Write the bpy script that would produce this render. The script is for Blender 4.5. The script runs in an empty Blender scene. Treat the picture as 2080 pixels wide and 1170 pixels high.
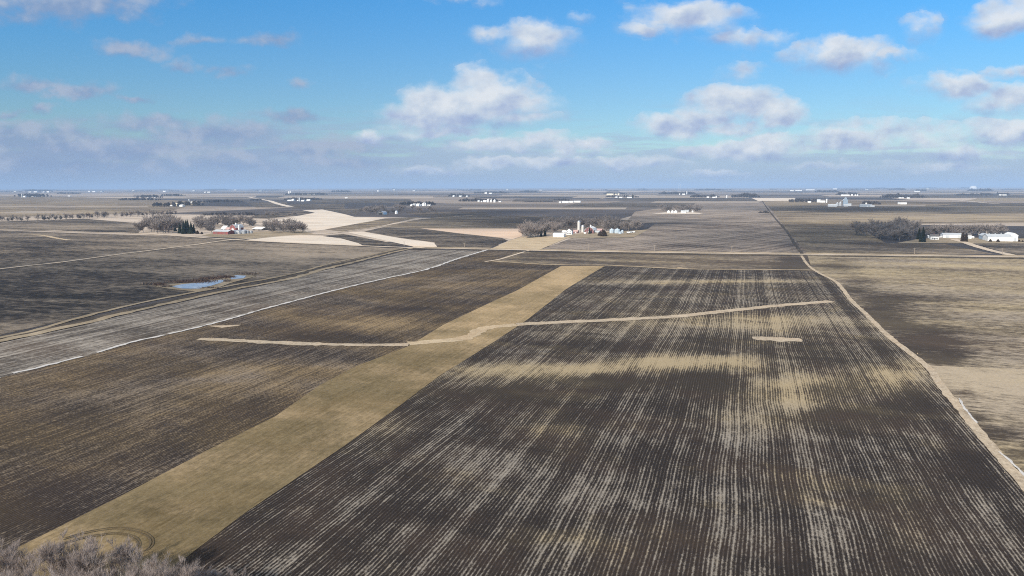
import bpy, math, random
from mathutils import Vector, Matrix, noise as mnoise

# ------------------------------------------------------------------ camera, sky, sun, exposure
S = bpy.context.scene
COL = S.collection
R = math.radians
CAM_H = 66.0
F_PX, CX, CY = 1387.0, 1040.0, 585.0          # focal length and centre in the photo's own pixels
YAW, PITCH, ROLL = R(18.9), math.atan((585 - 379.7) / F_PX), R(-0.11)
# world axes follow the section grid: +Y runs along the crop rows, +X along the cross road
FW = Vector((-math.sin(YAW) * math.cos(PITCH), math.cos(YAW) * math.cos(PITCH), -math.sin(PITCH)))
R0 = Vector((math.cos(YAW), math.sin(YAW), 0))
U0 = R0.cross(FW)
RT = R0 * math.cos(ROLL) + U0 * math.sin(ROLL)
UP = U0 * math.cos(ROLL) - R0 * math.sin(ROLL)
EYE = Vector((0, 0, CAM_H))
cam = bpy.data.cameras.new("camera")
cam.sensor_width = 36
cam.lens = 36 * F_PX / 2080
cam.clip_start, cam.clip_end = 1, 120000
co = bpy.data.objects.new("camera", cam)
COL.objects.link(co)
m = Matrix((RT, UP, -FW)).transposed().to_4x4()
m.translation = EYE
co.matrix_world = m
S.camera = co

SUN_EL, SUN_AZ = R(30), R(13)                  # shadows fall along +Y, swung SUN_AZ towards +X
SUN_STRENGTH, SKY_STRENGTH, EXPOSURE = 4.3, 0.1, 0.35
sl = bpy.data.lights.new("sun", "SUN")
sl.energy, sl.angle, sl.color = SUN_STRENGTH, R(0.5), (1.0, 0.90, 0.77)
so = bpy.data.objects.new("sun", sl)
COL.objects.link(so)
to_sun = Vector((-math.sin(SUN_AZ) * math.cos(SUN_EL), -math.cos(SUN_AZ) * math.cos(SUN_EL), math.sin(SUN_EL)))
so.rotation_euler = to_sun.to_track_quat('Z', 'Y').to_euler()
so.location = (0, -200, 300)
vs = S.view_settings
vs.view_transform, vs.look, vs.exposure, vs.gamma, vs.use_curve_mapping = 'Standard', 'None', EXPOSURE, 1, False
S.render.engine = 'CYCLES'
S.cycles.use_denoising = False
S.cycles.pixel_filter_type, S.cycles.filter_width = 'BLACKMAN_HARRIS', 1.05
S.cycles.max_bounces = 4
S.cycles.diffuse_bounces = 2
S.cycles.volume_bounces = 0
S.cycles.transparent_max_bounces = 16


class NT:
    """short hand for wiring shader nodes"""
    def __init__(self, tree):
        self.t = tree
        tree.nodes.clear()

    def n(self, typ, **kw):
        nd = self.t.nodes.new(typ)
        for k, v in kw.items():
            setattr(nd, k, v)
        return nd

    def put(self, sock, v):
        if isinstance(v, bpy.types.NodeSocket):
            self.t.links.new(v, sock)
        elif isinstance(v, (tuple, list)):
            v = tuple(v)
            if len(sock.default_value) == 4 and len(v) == 3:
                v += (1,)
            sock.default_value = v
        else:
            sock.default_value = v

    def m(self, op, a, b=0.0, c=0.0, clamp=False):
        nd = self.n('ShaderNodeMath', operation=op, use_clamp=clamp)
        self.put(nd.inputs[0], a)
        self.put(nd.inputs[1], b)
        self.put(nd.inputs[2], c)
        return nd.outputs[0]

    def xyz(self, x, y, z=0.0):
        nd = self.n('ShaderNodeCombineXYZ')
        for s, v in zip(nd.inputs, (x, y, z)):
            self.put(s, v)
        return nd.outputs[0]

    def sep(self, v):
        nd = self.n('ShaderNodeSeparateXYZ')
        self.put(nd.inputs[0], v)
        return nd.outputs

    def noise(self, vec, scale=1.0, detail=3.0, rough=0.55, dist=0.0, col=False):
        nd = self.n('ShaderNodeTexNoise')
        self.put(nd.inputs['Vector'], vec)
        nd.inputs['Scale'].default_value = scale
        nd.inputs['Detail'].default_value = detail
        nd.inputs['Roughness'].default_value = rough
        nd.inputs['Distortion'].default_value = dist
        return nd.outputs['Color' if col else 'Fac']

    def white(self, w):
        nd = self.n('ShaderNodeTexWhiteNoise', noise_dimensions='1D')
        self.put(nd.inputs['W'], w)
        return nd.outputs['Value']

    def smooth(self, v, lo, hi, a=0.0, b=1.0):
        nd = self.n('ShaderNodeMapRange', interpolation_type='SMOOTHSTEP')
        for k, x in enumerate((v, lo, hi, a, b)):
            self.put(nd.inputs[k], x)
        return nd.outputs[0]

    def lin(self, v, lo, hi, a=0.0, b=1.0):
        nd = self.n('ShaderNodeMapRange')
        for k, x in enumerate((v, lo, hi, a, b)):
            self.put(nd.inputs[k], x)
        return nd.outputs[0]

    def mix(self, f, a, b, blend='MIX'):
        nd = self.n('ShaderNodeMix', data_type='RGBA', blend_type=blend)
        self.put(nd.inputs[0], f)
        self.put(nd.inputs[6], a)
        self.put(nd.inputs[7], b)
        return nd.outputs[2]

    def ramp(self, f, stops, const=False):
        nd = self.n('ShaderNodeValToRGB')
        nd.color_ramp.interpolation = 'CONSTANT' if const else 'LINEAR'
        els = nd.color_ramp.elements
        while len(els) < len(stops):
            els.new(0.5)
        for e, (p, c) in zip(els, stops):
            e.position = p
            e.color = tuple(c) + (1,)
        self.put(nd.inputs[0], f)
        return nd.outputs[0]

    def attr(self, name):
        return self.n('ShaderNodeAttribute', attribute_name=name).outputs['Fac']


# the sky: Nishita with cumulus and thin grey cloud laid out by compass direction and height
w = bpy.data.worlds.new("World")
S.world = w
w.use_nodes = True
w.cycles.sampling_method = 'NONE'
W = NT(w.node_tree)
SKY_TINT_LOW, SKY_TINT_HIGH = (0.58, 0.72, 0.78), (0.30, 0.87, 1.20)


def sky_uv(px, py):
    d = FW * F_PX + RT * (px - CX) - UP * (py - CY)
    fh = d.x * -math.sin(YAW) + d.y * math.cos(YAW)
    return (d.x * R0.x + d.y * R0.y) / fh, d.z / fh


def build_sky():
    sk = W.n('ShaderNodeTexSky', sky_type='NISHITA', sun_disc=False)
    sk.sun_elevation, sk.sun_rotation = SUN_EL, math.pi + SUN_AZ
    sk.altitude, sk.air_density, sk.dust_density, sk.ozone_density = 400, 1.0, 0.6, 2.5
    tc = W.n('ShaderNodeTexCoord')
    x, y, z = W.sep(tc.outputs['Generated'])
    fw = W.m('ADD', W.m('MULTIPLY', x, -math.sin(YAW)), W.m('MULTIPLY', y, math.cos(YAW)))
    fw = W.m('ADD', W.m('ABSOLUTE', fw), 0.12)
    fw = W.m('SUBTRACT', fw, 0.12)
    fw = W.m('MAXIMUM', fw, 0.12)
    rt = W.m('ADD', W.m('MULTIPLY', x, R0.x), W.m('MULTIPLY', y, R0.y))
    u0 = W.m('DIVIDE', rt, fw)
    v0 = W.m('DIVIDE', z, fw)
    sky = W.mix(1.0, sk.outputs[0], W.mix(W.smooth(v0, .05, .34), SKY_TINT_LOW, SKY_TINT_HIGH), 'MULTIPLY')
    # big billow warp and a finer one
    p = W.xyz(u0, W.m('MULTIPLY', v0, 1.5), 3.3)
    wa = W.sep(W.noise(p, 9, 2, 0.5, col=True))
    wb = W.sep(W.noise(p, 34, 4, 0.6, col=True))
    u = W.m('ADD', u0, W.m('ADD', W.m('MULTIPLY_ADD', wa[0], .07, -.035), W.m('MULTIPLY_ADD', wb[0], .03, -.015)))
    v = W.m('ADD', v0, W.m('ADD', W.m('MULTIPLY_ADD', wa[1], .03, -.015), W.m('MULTIPLY_ADD', wb[1], .022, -.011)))
    n1 = W.noise(p, 24, 6, 0.52)
    n2 = W.noise(W.xyz(W.m('ADD', u0, .012), W.m('MULTIPLY', W.m('SUBTRACT', v0, .014), 1.5), 3.3), 24, 5, 0.5)

    uvec = W.xyz(u, v, v)

    def vmath(op, a, b=None, c=None):
        nd = W.n('ShaderNodeVectorMath', operation=op)
        for s_, x_ in zip(nd.inputs, (a, b, c)):
            if x_ is not None:
                W.put(s_, x_)
        return nd.outputs['Value' if op == 'LENGTH' else 'Vector']

    def blobs(lst, start):
        # the tiny term chains each cloud to the one before, so that they are evaluated one after another
        D, Hs, Ws = start, 0.0, 1e-4
        for bl in lst:
            px, py, rx, rt_, rb = bl[:5]
            op = bl[5] if len(bl) > 5 else 1.0
            cu, cv = sky_uv(px, py)
            a, bt, bb = rx * 1.1 / F_PX, rt_ * 1.05 / F_PX, rb * 1.05 / F_PX
            p_ = vmath('ADD', uvec, W.m('MULTIPLY', D, 1e-7))
            q_ = vmath('MULTIPLY_ADD', p_, (1 / a, 1 / bt, -1 / bb), (-cu / a, -cv / bt, cv / bb))
            du, d1, d2 = W.sep(q_)
            ln = vmath('LENGTH', W.xyz(du, W.m('MAXIMUM', d1, d2)))
            val = W.m('MULTIPLY_ADD', ln, -op, op)
            wt = W.m('MAXIMUM', val, 0.0)
            Hs = W.m('MULTIPLY_ADD', wt, d1, Hs)
            Ws = W.m('ADD', Ws, wt)
            D = W.m('MAXIMUM', D, val)
        return D, W.m('DIVIDE', Hs, Ws)

    K = 1.0 / SKY_STRENGTH / (2 ** EXPOSURE)

    def col(r, g, b):
        return (r * K, g * K, b * K)

    # low bank of stratocumulus in rows towards the horizon
    vv = W.m('MAXIMUM', v0, 0.001)
    band = W.noise(W.xyz(W.m('MULTIPLY', u0, 5.0), W.m('MULTIPLY', W.m('POWER', vv, 0.6), 26.0), 1.0), 1.0, 6, 0.6, 0.4)
    leftness = W.smooth(u0, -0.75, 0.25)
    lo = W.smooth(vv, 0.015, W.lin(leftness, 0, 1, 0.125, 0.075), 1, 0)
    bank = W.m('MULTIPLY', W.smooth(W.m('ADD', band, W.m('MULTIPLY', lo, .26)), 0.48, 0.68), W.smooth(vv, 0.04, 0.15, 1, 0))
    sky = W.mix(W.m('MULTIPLY', bank, W.lin(leftness, 0, 1, .92, .74)), sky, W.mix(leftness, col(.29, .39, .585), col(.40, .50, .69)))
    # thin grey-lilac clouds on the side towards the shaded half of the sky
    g, gh = blobs(GREY_CLOUDS, W.m('MULTIPLY_ADD', n1, .001, -3.0))
    gd = W.m('ADD', g, W.m('MULTIPLY_ADD', n1, 1.5, -.80))
    ga = W.m('MULTIPLY', W.smooth(gd, -0.05, 0.75), .88)
    gc = W.mix(W.smooth(W.m('ADD', n1, W.m('MULTIPLY', gh, .12)), .38, .66), col(.25, .35, .55), col(.41, .48, .62))
    sky = W.mix(ga, sky, gc)
    # white cumulus
    d, h = blobs(WHITE_CLOUDS, W.m('MULTIPLY_ADD', ga, .001, -3.0))
    dd = W.m('ADD', d, W.m('MULTIPLY_ADD', n1, 1.15, -.475))
    al = W.m('MULTIPLY', W.smooth(dd, 0.0, W.lin(h, -.4, .45, 1.0, .5)), W.smooth(dd, -0.05, .75, .5, .98))
    rel = W.m('MULTIPLY_ADD', W.m('SUBTRACT', n2, n1), 1.6, W.m('MULTIPLY_ADD', h, .60, .56))
    cc = W.ramp(rel, [(0.0, col(.34, .43, .66)), (.35, col(.46, .55, .73)), (.64, col(.60, .68, .79)), (1.0, col(.77, .81, .86))])
    sky = W.mix(al, sky, cc)
    # broken cloud overhead, above the frame
    ov = W.noise(W.xyz(W.m('MULTIPLY', x, 2.2), W.m('MULTIPLY', y, 2.2), W.m('MULTIPLY', z, 2.2)), 1.0, 5, .6)
    oa = W.m('MULTIPLY', W.smooth(z, .40, .62), W.smooth(ov, .36, .52))
    sky = W.mix(oa, sky, col(.74, .72, .70))
    # distant haze along the horizon and below it
    hz = W.smooth(v0, -0.002, 0.05, 1, 0)
    sky = W.mix(W.m('MULTIPLY', hz, .55), sky, W.mix(leftness, col(.28, .41, .63), col(.34, .47, .68)))
    bg = W.n('ShaderNodeBackground')
    W.put(bg.inputs[0], sky)
    bg.inputs[1].default_value = SKY_STRENGTH
    out = W.n('ShaderNodeOutputWorld')
    W.t.links.new(bg.outputs[0], out.inputs[0])


# photo position, half width, rise above, drop below, weight
WHITE_CLOUDS = [
    (985, 205, 105, 72, 45), (905, 225, 115, 62, 50), (1040, 205, 110, 40, 30, .9), (865, 240, 110, 48, 40),
    (890, 268, 140, 22, 18, .9), (755, 277, 30, 20, 14, .85), (1060, 235, 90, 26, 28, .75),
    (1490, 210, 80, 48, 46), (1580, 243, 68, 36, 26), (1385, 262, 105, 36, 26), (1555, 300, 84, 38, 26), (1470, 310, 120, 26, 20, .9),
    (1535, 228, 80, 34, 30), (1445, 240, 70, 30, 28, .9), (1480, 262, 120, 20, 18, .75),
    (1395, 42, 110, 42, 36, .95), (1325, 60, 60, 20, 16, .8), (1095, 78, 84, 44, 46, .9), (1005, 70, 55, 24, 24, .7), (1185, 38, 34, 16, 14, .48),
    (1715, 115, 120, 40, 46, .95), (1810, 112, 75, 20, 20, .75), (1860, 65, 44, 38, 34, .5), (2050, 42, 90, 52, 36, .95),
    (1500, 82, 80, 28, 24, .52), (1575, 78, 50, 24, 22, .5), (1515, 148, 46, 26, 24, .56), (930, 0, 90, 10, 10, .45),
    (1940, 175, 95, 30, 30, .75), (2040, 205, 110, 36, 34, .85), (2045, 278, 110, 50, 34), (2060, 150, 70, 20, 16, .6),
    (1740, 292, 130, 50, 34, .75), (1870, 290, 130, 44, 38, .78), (1960, 318, 120, 24, 20, .7), (1660, 305, 80, 30, 22, .6),
    (1010, 298, 130, 28, 22, .9), (1100, 288, 70, 24, 20, .85), (1145, 307, 34, 22, 18, .9), (1205, 303, 56, 26, 20, .85),
    (1000, 336, 110, 22, 14, .85), (890, 348, 110, 14, 12, .7), (1120, 332, 100, 22, 16, .7), (1290, 338, 120, 20, 14, .65),
    (1440, 352, 70, 12, 10, .8), (1700, 340, 140, 14, 12, .6), (1900, 345, 160, 14, 12, .6),
]
GREY_CLOUDS = [
    (130, 0, 230, 30, 58, 1.0), (265, 106, 70, 26, 24, .85), (390, 83, 60, 16, 14, .62), (555, 85, 56, 24, 20, .75), (368, 138, 36, 20, 18, .68),
    (465, 140, 60, 16, 14, .62), (70, 174, 76, 26, 18, .9), (165, 189, 84, 22, 16, .95), (268, 198, 50, 8, 8, .7), (95, 230, 38, 14, 12, .85),
    (30, 236, 55, 10, 9, .7), (595, 234, 95, 22, 22, .9), (612, 176, 28, 14, 12, .6), (310, 252, 130, 30, 26, .95), (130, 282, 240, 40, 50, .95),
    (430, 270, 220, 30, 36, .95), (40, 272, 130, 36, 40, .95), (300, 312, 420, 40, 40, .9), (640, 300, 200, 36, 30, .85), (120, 335, 300, 40, 30, .85),
    (470, 335, 300, 30, 25, .8), (700, 330, 160, 30, 20, .8),
]
build_sky()


# ------------------------------------------------------------------ helpers
def P(px, py, z=0.0):
    """photo pixel -> point on the level plane at height z"""
    d = FW * F_PX + RT * (px - CX) - UP * (py - CY)
    t = (z - CAM_H) / d.z
    return EYE + d * t


def pix(p):
    d = p - EYE
    k = F_PX / d.dot(FW)
    return CX + d.dot(RT) * k, CY - d.dot(UP) * k


def mpp(p):
    """metres per photo pixel at a point"""
    return (p - EYE).dot(FW) / F_PX


def tag(o, label=None, cat=None, group=None, kind=None):
    if label: o['label'] = label
    if cat: o['category'] = cat
    if group: o['group'] = group
    if kind: o['kind'] = kind
    return o


def obj(name, verts, faces, mat, parent=None, smooth=False):
    me = bpy.data.meshes.new(name)
    me.from_pydata([tuple(v) for v in verts], [], faces)
    if mat: me.materials.append(mat)
    if smooth:
        me.polygons.foreach_set('use_smooth', [True] * len(me.polygons))
    me.update()
    o = bpy.data.objects.new(name, me)
    COL.objects.link(o)
    if parent: o.parent = parent
    return o


def empty(name, loc, rz=0.0):
    o = bpy.data.objects.new(name, None)
    COL.objects.link(o)
    o.location = loc
    o.rotation_euler = (0, 0, rz)
    o.empty_display_size = 2
    return o


def copy_tree(o, parent=None):
    c = o.copy()
    COL.objects.link(c)
    c.parent = parent
    for ch in list(o.children):
        copy_tree(ch, c)
    return c


def material(name, rough=0.9, spec=0.15):
    mt = bpy.data.materials.new(name)
    mt.use_nodes = True
    N = NT(mt.node_tree)
    b = N.n('ShaderNodeBsdfPrincipled')
    b.inputs['Roughness'].default_value = rough
    b.inputs['Specular IOR Level'].default_value = spec
    o = N.n('ShaderNodeOutputMaterial')
    N.t.links.new(b.outputs[0], o.inputs[0])
    return mt, N, b


def plain(name, c, var=0.12, scale=0.8, rough=0.85, spec=0.2, metal=0.0, stretch=(1, 1, 1)):
    mt, N, b = material(name, rough, spec)
    g = N.n('ShaderNodeNewGeometry')
    vm = N.n('ShaderNodeVectorMath', operation='MULTIPLY')
    N.put(vm.inputs[0], g.outputs['Position'])
    N.put(vm.inputs[1], stretch)
    f = N.noise(vm.outputs[0], scale, 4, .6)
    k = N.lin(f, .25, .75, 1 - var, 1 + var)
    N.put(b.inputs['Base Color'], N.mix(1.0, c, N.xyz(k, k, k), 'MULTIPLY'))
    b.inputs['Metallic'].default_value = metal
    return mt


def field_mat(name, dark, light, tan=None, axis='y', row=0.8, bias=0.45, w_row=.22, w_rr=.25, w_pass=.15, w_streak=.9, w_patch=.9, w_fine=.9,
              streak=(1.6, 30.0), patch=(60.0, 28.0), fine=.3, attr=False, contrast=1.0, tan_amt=.5, seed=0.0, angle=0.0, warm=.8):
    """bare or stubble field: soil below, crop residue in rows, streaks, patches and clumps"""
    mt, N, b = material(name, .95, .05)
    g = N.n('ShaderNodeNewGeometry')
    x, y, z = N.sep(g.outputs['Position'])
    if angle:
        c, s = math.cos(angle), math.sin(angle)
        x, y = N.m('ADD', N.m('MULTIPLY', x, c), N.m('MULTIPLY', y, s)), N.m('SUBTRACT', N.m('MULTIPLY', y, c), N.m('MULTIPLY', x, s))
    a, l = (x, y) if axis == 'y' else (y, x)
    wob = N.noise(N.xyz(N.m('MULTIPLY', a, .03), N.m('MULTIPLY', l, .02), seed), 1, 2)
    a = N.m('ADD', a, N.m('MULTIPLY', wob, 2.2))
    f = bias
    rowv = N.m('COSINE', N.m('MULTIPLY', a, 2 * math.pi / row))
    rowv = N.m('SUBTRACT', N.m('POWER', N.m('MULTIPLY_ADD', rowv, .5, .5), 1.8), .38)
    rid = N.m('FLOOR', N.m('ADD', N.m('DIVIDE', a, row), 500.5))
    rr = N.white(rid)
    pr = N.white(N.m('FLOOR', N.m('DIVIDE', rid, 8.0)))
    sk = N.noise(N.xyz(N.m('DIVIDE', a, streak[0]), N.m('DIVIDE', l, streak[1]), seed + 4), 1, 3, .6)
    pa = N.noise(N.xyz(N.m('DIVIDE', x, patch[0]), N.m('DIVIDE', y, patch[1]), seed + 9), 1, 5, .6, .6)
    fi = N.noise(N.xyz(a, N.m('MULTIPLY', l, .55), seed), fine, 7, .8)
    f = N.m('MULTIPLY_ADD', rowv, w_row, f)
    f = N.m('MULTIPLY_ADD', N.m('SUBTRACT', rr, .5), w_rr, f)
    f = N.m('MULTIPLY_ADD', N.m('SUBTRACT', pr, .5), w_pass, f)
    f = N.m('MULTIPLY_ADD', N.m('SUBTRACT', sk, .5), w_streak, f)
    f = N.m('MULTIPLY_ADD', N.m('SUBTRACT', pa, .5), w_patch * 2, f)
    f = N.m('MULTIPLY_ADD', N.m('SUBTRACT', fi, .5), w_fine, f)
    if attr:
        f = N.m('ADD', f, N.attr('residue'))
    h = .5 / contrast
    fac = N.smooth(f, .5 - h, .5 + h)
    lc = light
    if tan:
        tn = N.noise(N.xyz(N.m('DIVIDE', x, patch[0] * 1.4), N.m('DIVIDE', y, patch[1] * 1.4), seed + 21), 1, 4, .6)
        tf = N.smooth(tn, .5 - tan_amt * .3, .75 - tan_amt * .3)
        if attr:
            tf = N.m('ADD', tf, N.attr('straw'), clamp=True)
        lc = N.mix(tf, light, tan)
        dk = N.mix(N.m('MULTIPLY', tf, .7), dark, tuple(.5 * d + .20 * t for d, t in zip(dark, tan)))
    else:
        dk = dark
    bn = N.noise(N.xyz(N.m('DIVIDE', x, patch[0] * 1.1), N.m('DIVIDE', y, patch[1] * 1.3), seed + 33), 1, 4, .6)
    dk = N.mix(N.m('MULTIPLY', N.smooth(bn, .42, .66), warm), dk, tuple(c * k for c, k in zip(dark, (1.6, 1.46, 1.34))))
    if w_row > .1:
        rk = N.m('MULTIPLY_ADD', rowv, .42, 1.0)  # row relief put into the soil colour as lighter and darker lines
        dk = N.mix(1.0, dk, N.xyz(rk, rk, rk), 'MULTIPLY')
    cv = N.mix(fac, dk, lc)
    # crumbs of soil and chaff
    cr = N.noise(g.outputs['Position'], 1.3, 4, .75)
    k = N.lin(cr, .3, .7, .82, 1.18)
    N.put(b.inputs['Base Color'], N.mix(1.0, cv, N.xyz(k, k, k), 'MULTIPLY'))
    return mt


def span(poly, y):
    xs = []
    n = len(poly)
    for i in range(n):
        (x0, y0), (x1, y1) = poly[i], poly[(i + 1) % n]
        if (y0 <= y < y1) or (y1 <= y < y0):
            xs.append(x0 + (x1 - x0) * (y - y0) / (y1 - y0))
    return (min(xs), max(xs)) if xs else None


LAYER = [0]


def zl(layer):
    # every sheet of ground gets its own height, so that no two lie in one plane
    LAYER[0] += 1
    return 0.06 * layer + 0.0005 * min(LAYER[0], 110)


def field(name, poly, mat, layer, label, cat='field', blobs=(), straw=(), rows=26, cols=30, rag=0.6, kind='structure'):
    """a patch of ground whose outline was read off the photo and laid on the plain"""
    y0, y1 = min(p[1] for p in poly), max(p[1] for p in poly)
    z = zl(layer)
    ys = sorted(set([y0 + 1e-3, y1 - 1e-3] + [y0 + (y1 - y0) * i / rows for i in range(1, rows)] + [min(max(p[1], y0 + 1e-3), y1 - 1e-3) for p in poly]))
    V, RS, ST = [], [], []
    for y in ys:
        a, b = span(poly, y) or (0, 0)
        q = P((a + b) / 2, y)
        mp = mpp(q)
        rp = min(rag * .25 / mp, .8) + rag * .10        # ragged edge in photo pixels
        ja = mnoise.fractal(Vector((y * .13, layer * 7.1, a * .004)), .7, 2.2, 3) * rp
        jb = mnoise.fractal(Vector((y * .13, layer * 3.7 + 50, b * .004)), .7, 2.2, 3) * rp
        a, b = a + ja, max(b + jb, a + ja + .05)
        for j in range(cols + 1):
            x = a + (b - a) * j / cols
            yy = y
            if y in (ys[0], ys[-1]):
                yy += mnoise.noise(Vector((x * .05, layer * 1.3, y))) * rag * .5
            p = P(x, yy, z)
            V.append(p)
            if blobs or straw:
                nx = mnoise.fractal(Vector((p.x * .02, p.y * .02, 1.7)), .8, 2.0, 4) * .9
                ny = mnoise.fractal(Vector((p.x * .02, p.y * .02, 8.2)), .8, 2.0, 4) * .9
                RS.append(sum(am * math.exp(-(((x - bx) / rx + nx * .6) ** 2 + ((yy - by) / ry + ny * .8) ** 2)) for bx, by, rx, ry, am in blobs))
                ST.append(sum(am * math.exp(-(((x - bx) / rx + nx * .6) ** 2 + ((yy - by) / ry + ny * .8) ** 2)) for bx, by, rx, ry, am in straw))
    Fc = []
    c1 = cols + 1
    for i in range(len(ys) - 1):
        for j in range(cols):
            k = i * c1 + j
            Fc.append((k, k + c1, k + c1 + 1, k + 1))
    o = obj(name, V, Fc, mat)
    if RS:
        for nm, data in (('residue', RS), ('straw', ST)):
            at = o.data.attributes.new(nm, 'FLOAT', 'POINT')
            at.data.foreach_set('value', data)
    return tag(o, label, cat, None, kind)


def smooth_line(pts, step):
    """Catmull-Rom through ground points"""
    out = []
    n = len(pts)
    for i in range(n - 1):
        p0, p1, p2, p3 = pts[max(i - 1, 0)], pts[i], pts[i + 1], pts[min(i + 2, n - 1)]
        k = max(2, min(80, int((p2 - p1).length / step)))
        for j in range(k):
            t = j / k
            out.append(0.5 * ((2 * p1) + (p2 - p0) * t + (2 * p0 - 5 * p1 + 4 * p2 - p3) * t * t + (3 * p1 - p0 - 3 * p2 + p3) * t ** 3))
    out.append(pts[-1])
    return out


def ribbon(pts_px, width, layer, step=8.0, rag=.15, crown=0.0, seed=0.0, gaps=()):
    pts = [P(x, y, 0) for x, y in pts_px]
    ln = smooth_line(pts, step)
    V, Fc = [], []
    z = zl(layer)
    n = len(ln)
    for i, p in enumerate(ln):
        t = (ln[min(i + 1, n - 1)] - ln[max(i - 1, 0)])
        t.z = 0
        t.normalize()
        s = Vector((t.y, -t.x, 0))
        wd = width(i / (n - 1)) if callable(width) else width
        r = [1 + rag * mnoise.fractal(Vector((p.x * .22, p.y * .22, seed + 11 * q)), .7, 2.2, 3) * 1.6 for q in (0, 1)]
        V += [p - s * wd / 2 * r[0] + Vector((0, 0, z)), p + Vector((0, 0, z + crown)), p + s * wd / 2 * r[1] + Vector((0, 0, z))]
    for i in range(n - 1):
        if any(g0 <= i / n < g1 for g0, g1 in gaps):
            continue
        k = i * 3
        Fc += [(k, k + 1, k + 4, k + 3), (k + 1, k + 2, k + 5, k + 4)]
    return V, Fc


def strip(name, pts_px, width, mat, layer, label, cat, kind='structure', **kw):
    V, Fc = ribbon(pts_px, width, layer, **kw)
    return tag(obj(name, V, Fc, mat), label, cat, None, kind)


# ------------------------------------------------------------------ ground materials
SOIL = (.035, .0285, .0250)
SOIL_B = (.035, .0285, .0255)
SOIL_BLUE = (.030, .0275, .0265)
STRAW = (.40, .32, .20)
RES_GREY = (.36, .33, .29)
M_strip = field_mat('strip_till_residue', SOIL, (.315, .278, .23), (.40, .32, .20), attr=True, bias=.165, row=.78, w_row=.40, w_rr=.36, w_pass=.16, w_streak=1.0, w_patch=.48, w_fine=2.0, streak=(.85, 6.0),
                    contrast=1.55, tan_amt=-.05, patch=(22, 15), fine=2.0, seed=2)
M_brown = field_mat('disked_stubble', SOIL_B, (.30, .245, .19), (.32, .235, .135), attr=True, bias=.275, row=.78, w_row=.16, w_rr=.24, w_pass=.12, w_streak=.75, w_patch=.42, w_fine=2.5, streak=(1.0, 9.0),
                    contrast=1.15, tan_amt=.42, patch=(50, 28), fine=1.7, warm=.5, seed=7)
M_grey = field_mat('grey_stubble', (.070, .060, .051), (.36, .325, .28), None, bias=.42, w_row=.03, w_rr=.26, w_pass=.26, w_streak=1.1, w_patch=.6, w_fine=2.3, streak=(1.8, 40), fine=.6, contrast=1.0, seed=5)
M_dark = field_mat('dark_tillage', SOIL_BLUE, (.325, .268, .205), None, axis='x', attr=True, bias=.29, w_row=.03, w_rr=.1, w_streak=.5, w_patch=.75, w_fine=2.3, streak=(5, 16), patch=(120, 50), contrast=.9, fine=.22, seed=13)
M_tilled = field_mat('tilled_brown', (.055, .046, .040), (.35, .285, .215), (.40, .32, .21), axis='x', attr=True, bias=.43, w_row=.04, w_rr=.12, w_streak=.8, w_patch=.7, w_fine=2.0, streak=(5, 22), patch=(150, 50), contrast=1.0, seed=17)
M_straw = field_mat('straw_field', (.055, .044, .036), (.40, .335, .255), (.47, .38, .24), axis='x', attr=True, bias=.565, w_row=.05, w_rr=.2, w_streak=.85, w_patch=.55, w_fine=2.3, fine=.4, streak=(1.8, 13), patch=(120, 40), contrast=1.0, seed=23)
M_pale = field_mat('pale_stubble', (.48, .41, .33), (.72, .64, .54), None, axis='x', bias=.62, w_row=0, w_rr=0, w_streak=.8, w_patch=.7, w_fine=.8, streak=(6, 90), patch=(120, 60), contrast=.9, seed=29)
M_farpale = field_mat('far_stubble', (.26, .225, .185), (.42, .36, .30), None, axis='x', bias=.5, w_row=0, w_rr=0, w_streak=.8, w_patch=.9, w_fine=1.2, streak=(8, 60), patch=(160, 60), contrast=.8, seed=30)
M_peach = field_mat('peach_stubble', (.48, .36, .27), (.70, .55, .42), None, axis='x', bias=.6, w_row=0, w_rr=0, w_streak=.5, w_patch=.5, w_fine=.6, streak=(6, 90), patch=(120, 60), contrast=.9, seed=31)
M_rowed = field_mat('rowed_stubble', (.062, .052, .047), (.36, .30, .245), None, attr=True, angle=R(-24), row=14, bias=.45, w_row=.13, w_rr=.2, w_streak=.7, w_patch=.6, w_fine=1.6, streak=(9, 90), patch=(170, 60), contrast=1.0, seed=37)
M_grass = field_mat('dormant_grass', (.105, .081, .041), (.275, .212, .118), (.47, .35, .205), attr=True, bias=.5, w_row=.05, w_rr=.12, w_pass=.12, w_streak=.6, w_patch=.45, w_fine=1.4,
                    streak=(.9, 14), patch=(26, 18), fine=.8, contrast=.8, tan_amt=.2, seed=41)
M_tall = field_mat('tall_dry_grass', (.24, .18, .115), (.60, .49, .335), None, bias=.60, w_row=0, w_rr=0, w_pass=0, w_streak=.6, w_patch=.5, w_fine=1.3, streak=(2, 4), patch=(20, 14), fine=1.6, contrast=.9, seed=43)
M_path = field_mat('ditch_grass', (.26, .205, .145), (.55, .465, .35), None, bias=.56, w_row=0, w_rr=0, w_pass=0, w_streak=.8, w_patch=.5, w_fine=2.0, streak=(.8, 3), patch=(12, 8), fine=1.2, contrast=.9, seed=44)
M_gravel = field_mat('gravel', (.40, .33, .25), (.62, .53, .42), None, bias=.55, w_row=0, w_rr=0, w_pass=0, w_streak=.5, w_patch=.4, w_fine=.6, streak=(2, 4), patch=(30, 20), contrast=.9, seed=47)
M_ditch = field_mat('ditch_soil', (.040, .036, .032), (.16, .13, .10), None, bias=.35, w_row=0, w_rr=0, w_pass=0, w_streak=.6, w_patch=.6, w_fine=1.2, streak=(3, 8), patch=(30, 20), contrast=.9, seed=51)
M_snow = plain('old_snow', (.56, .535, .50), .2, .5, .7, .3)
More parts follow.
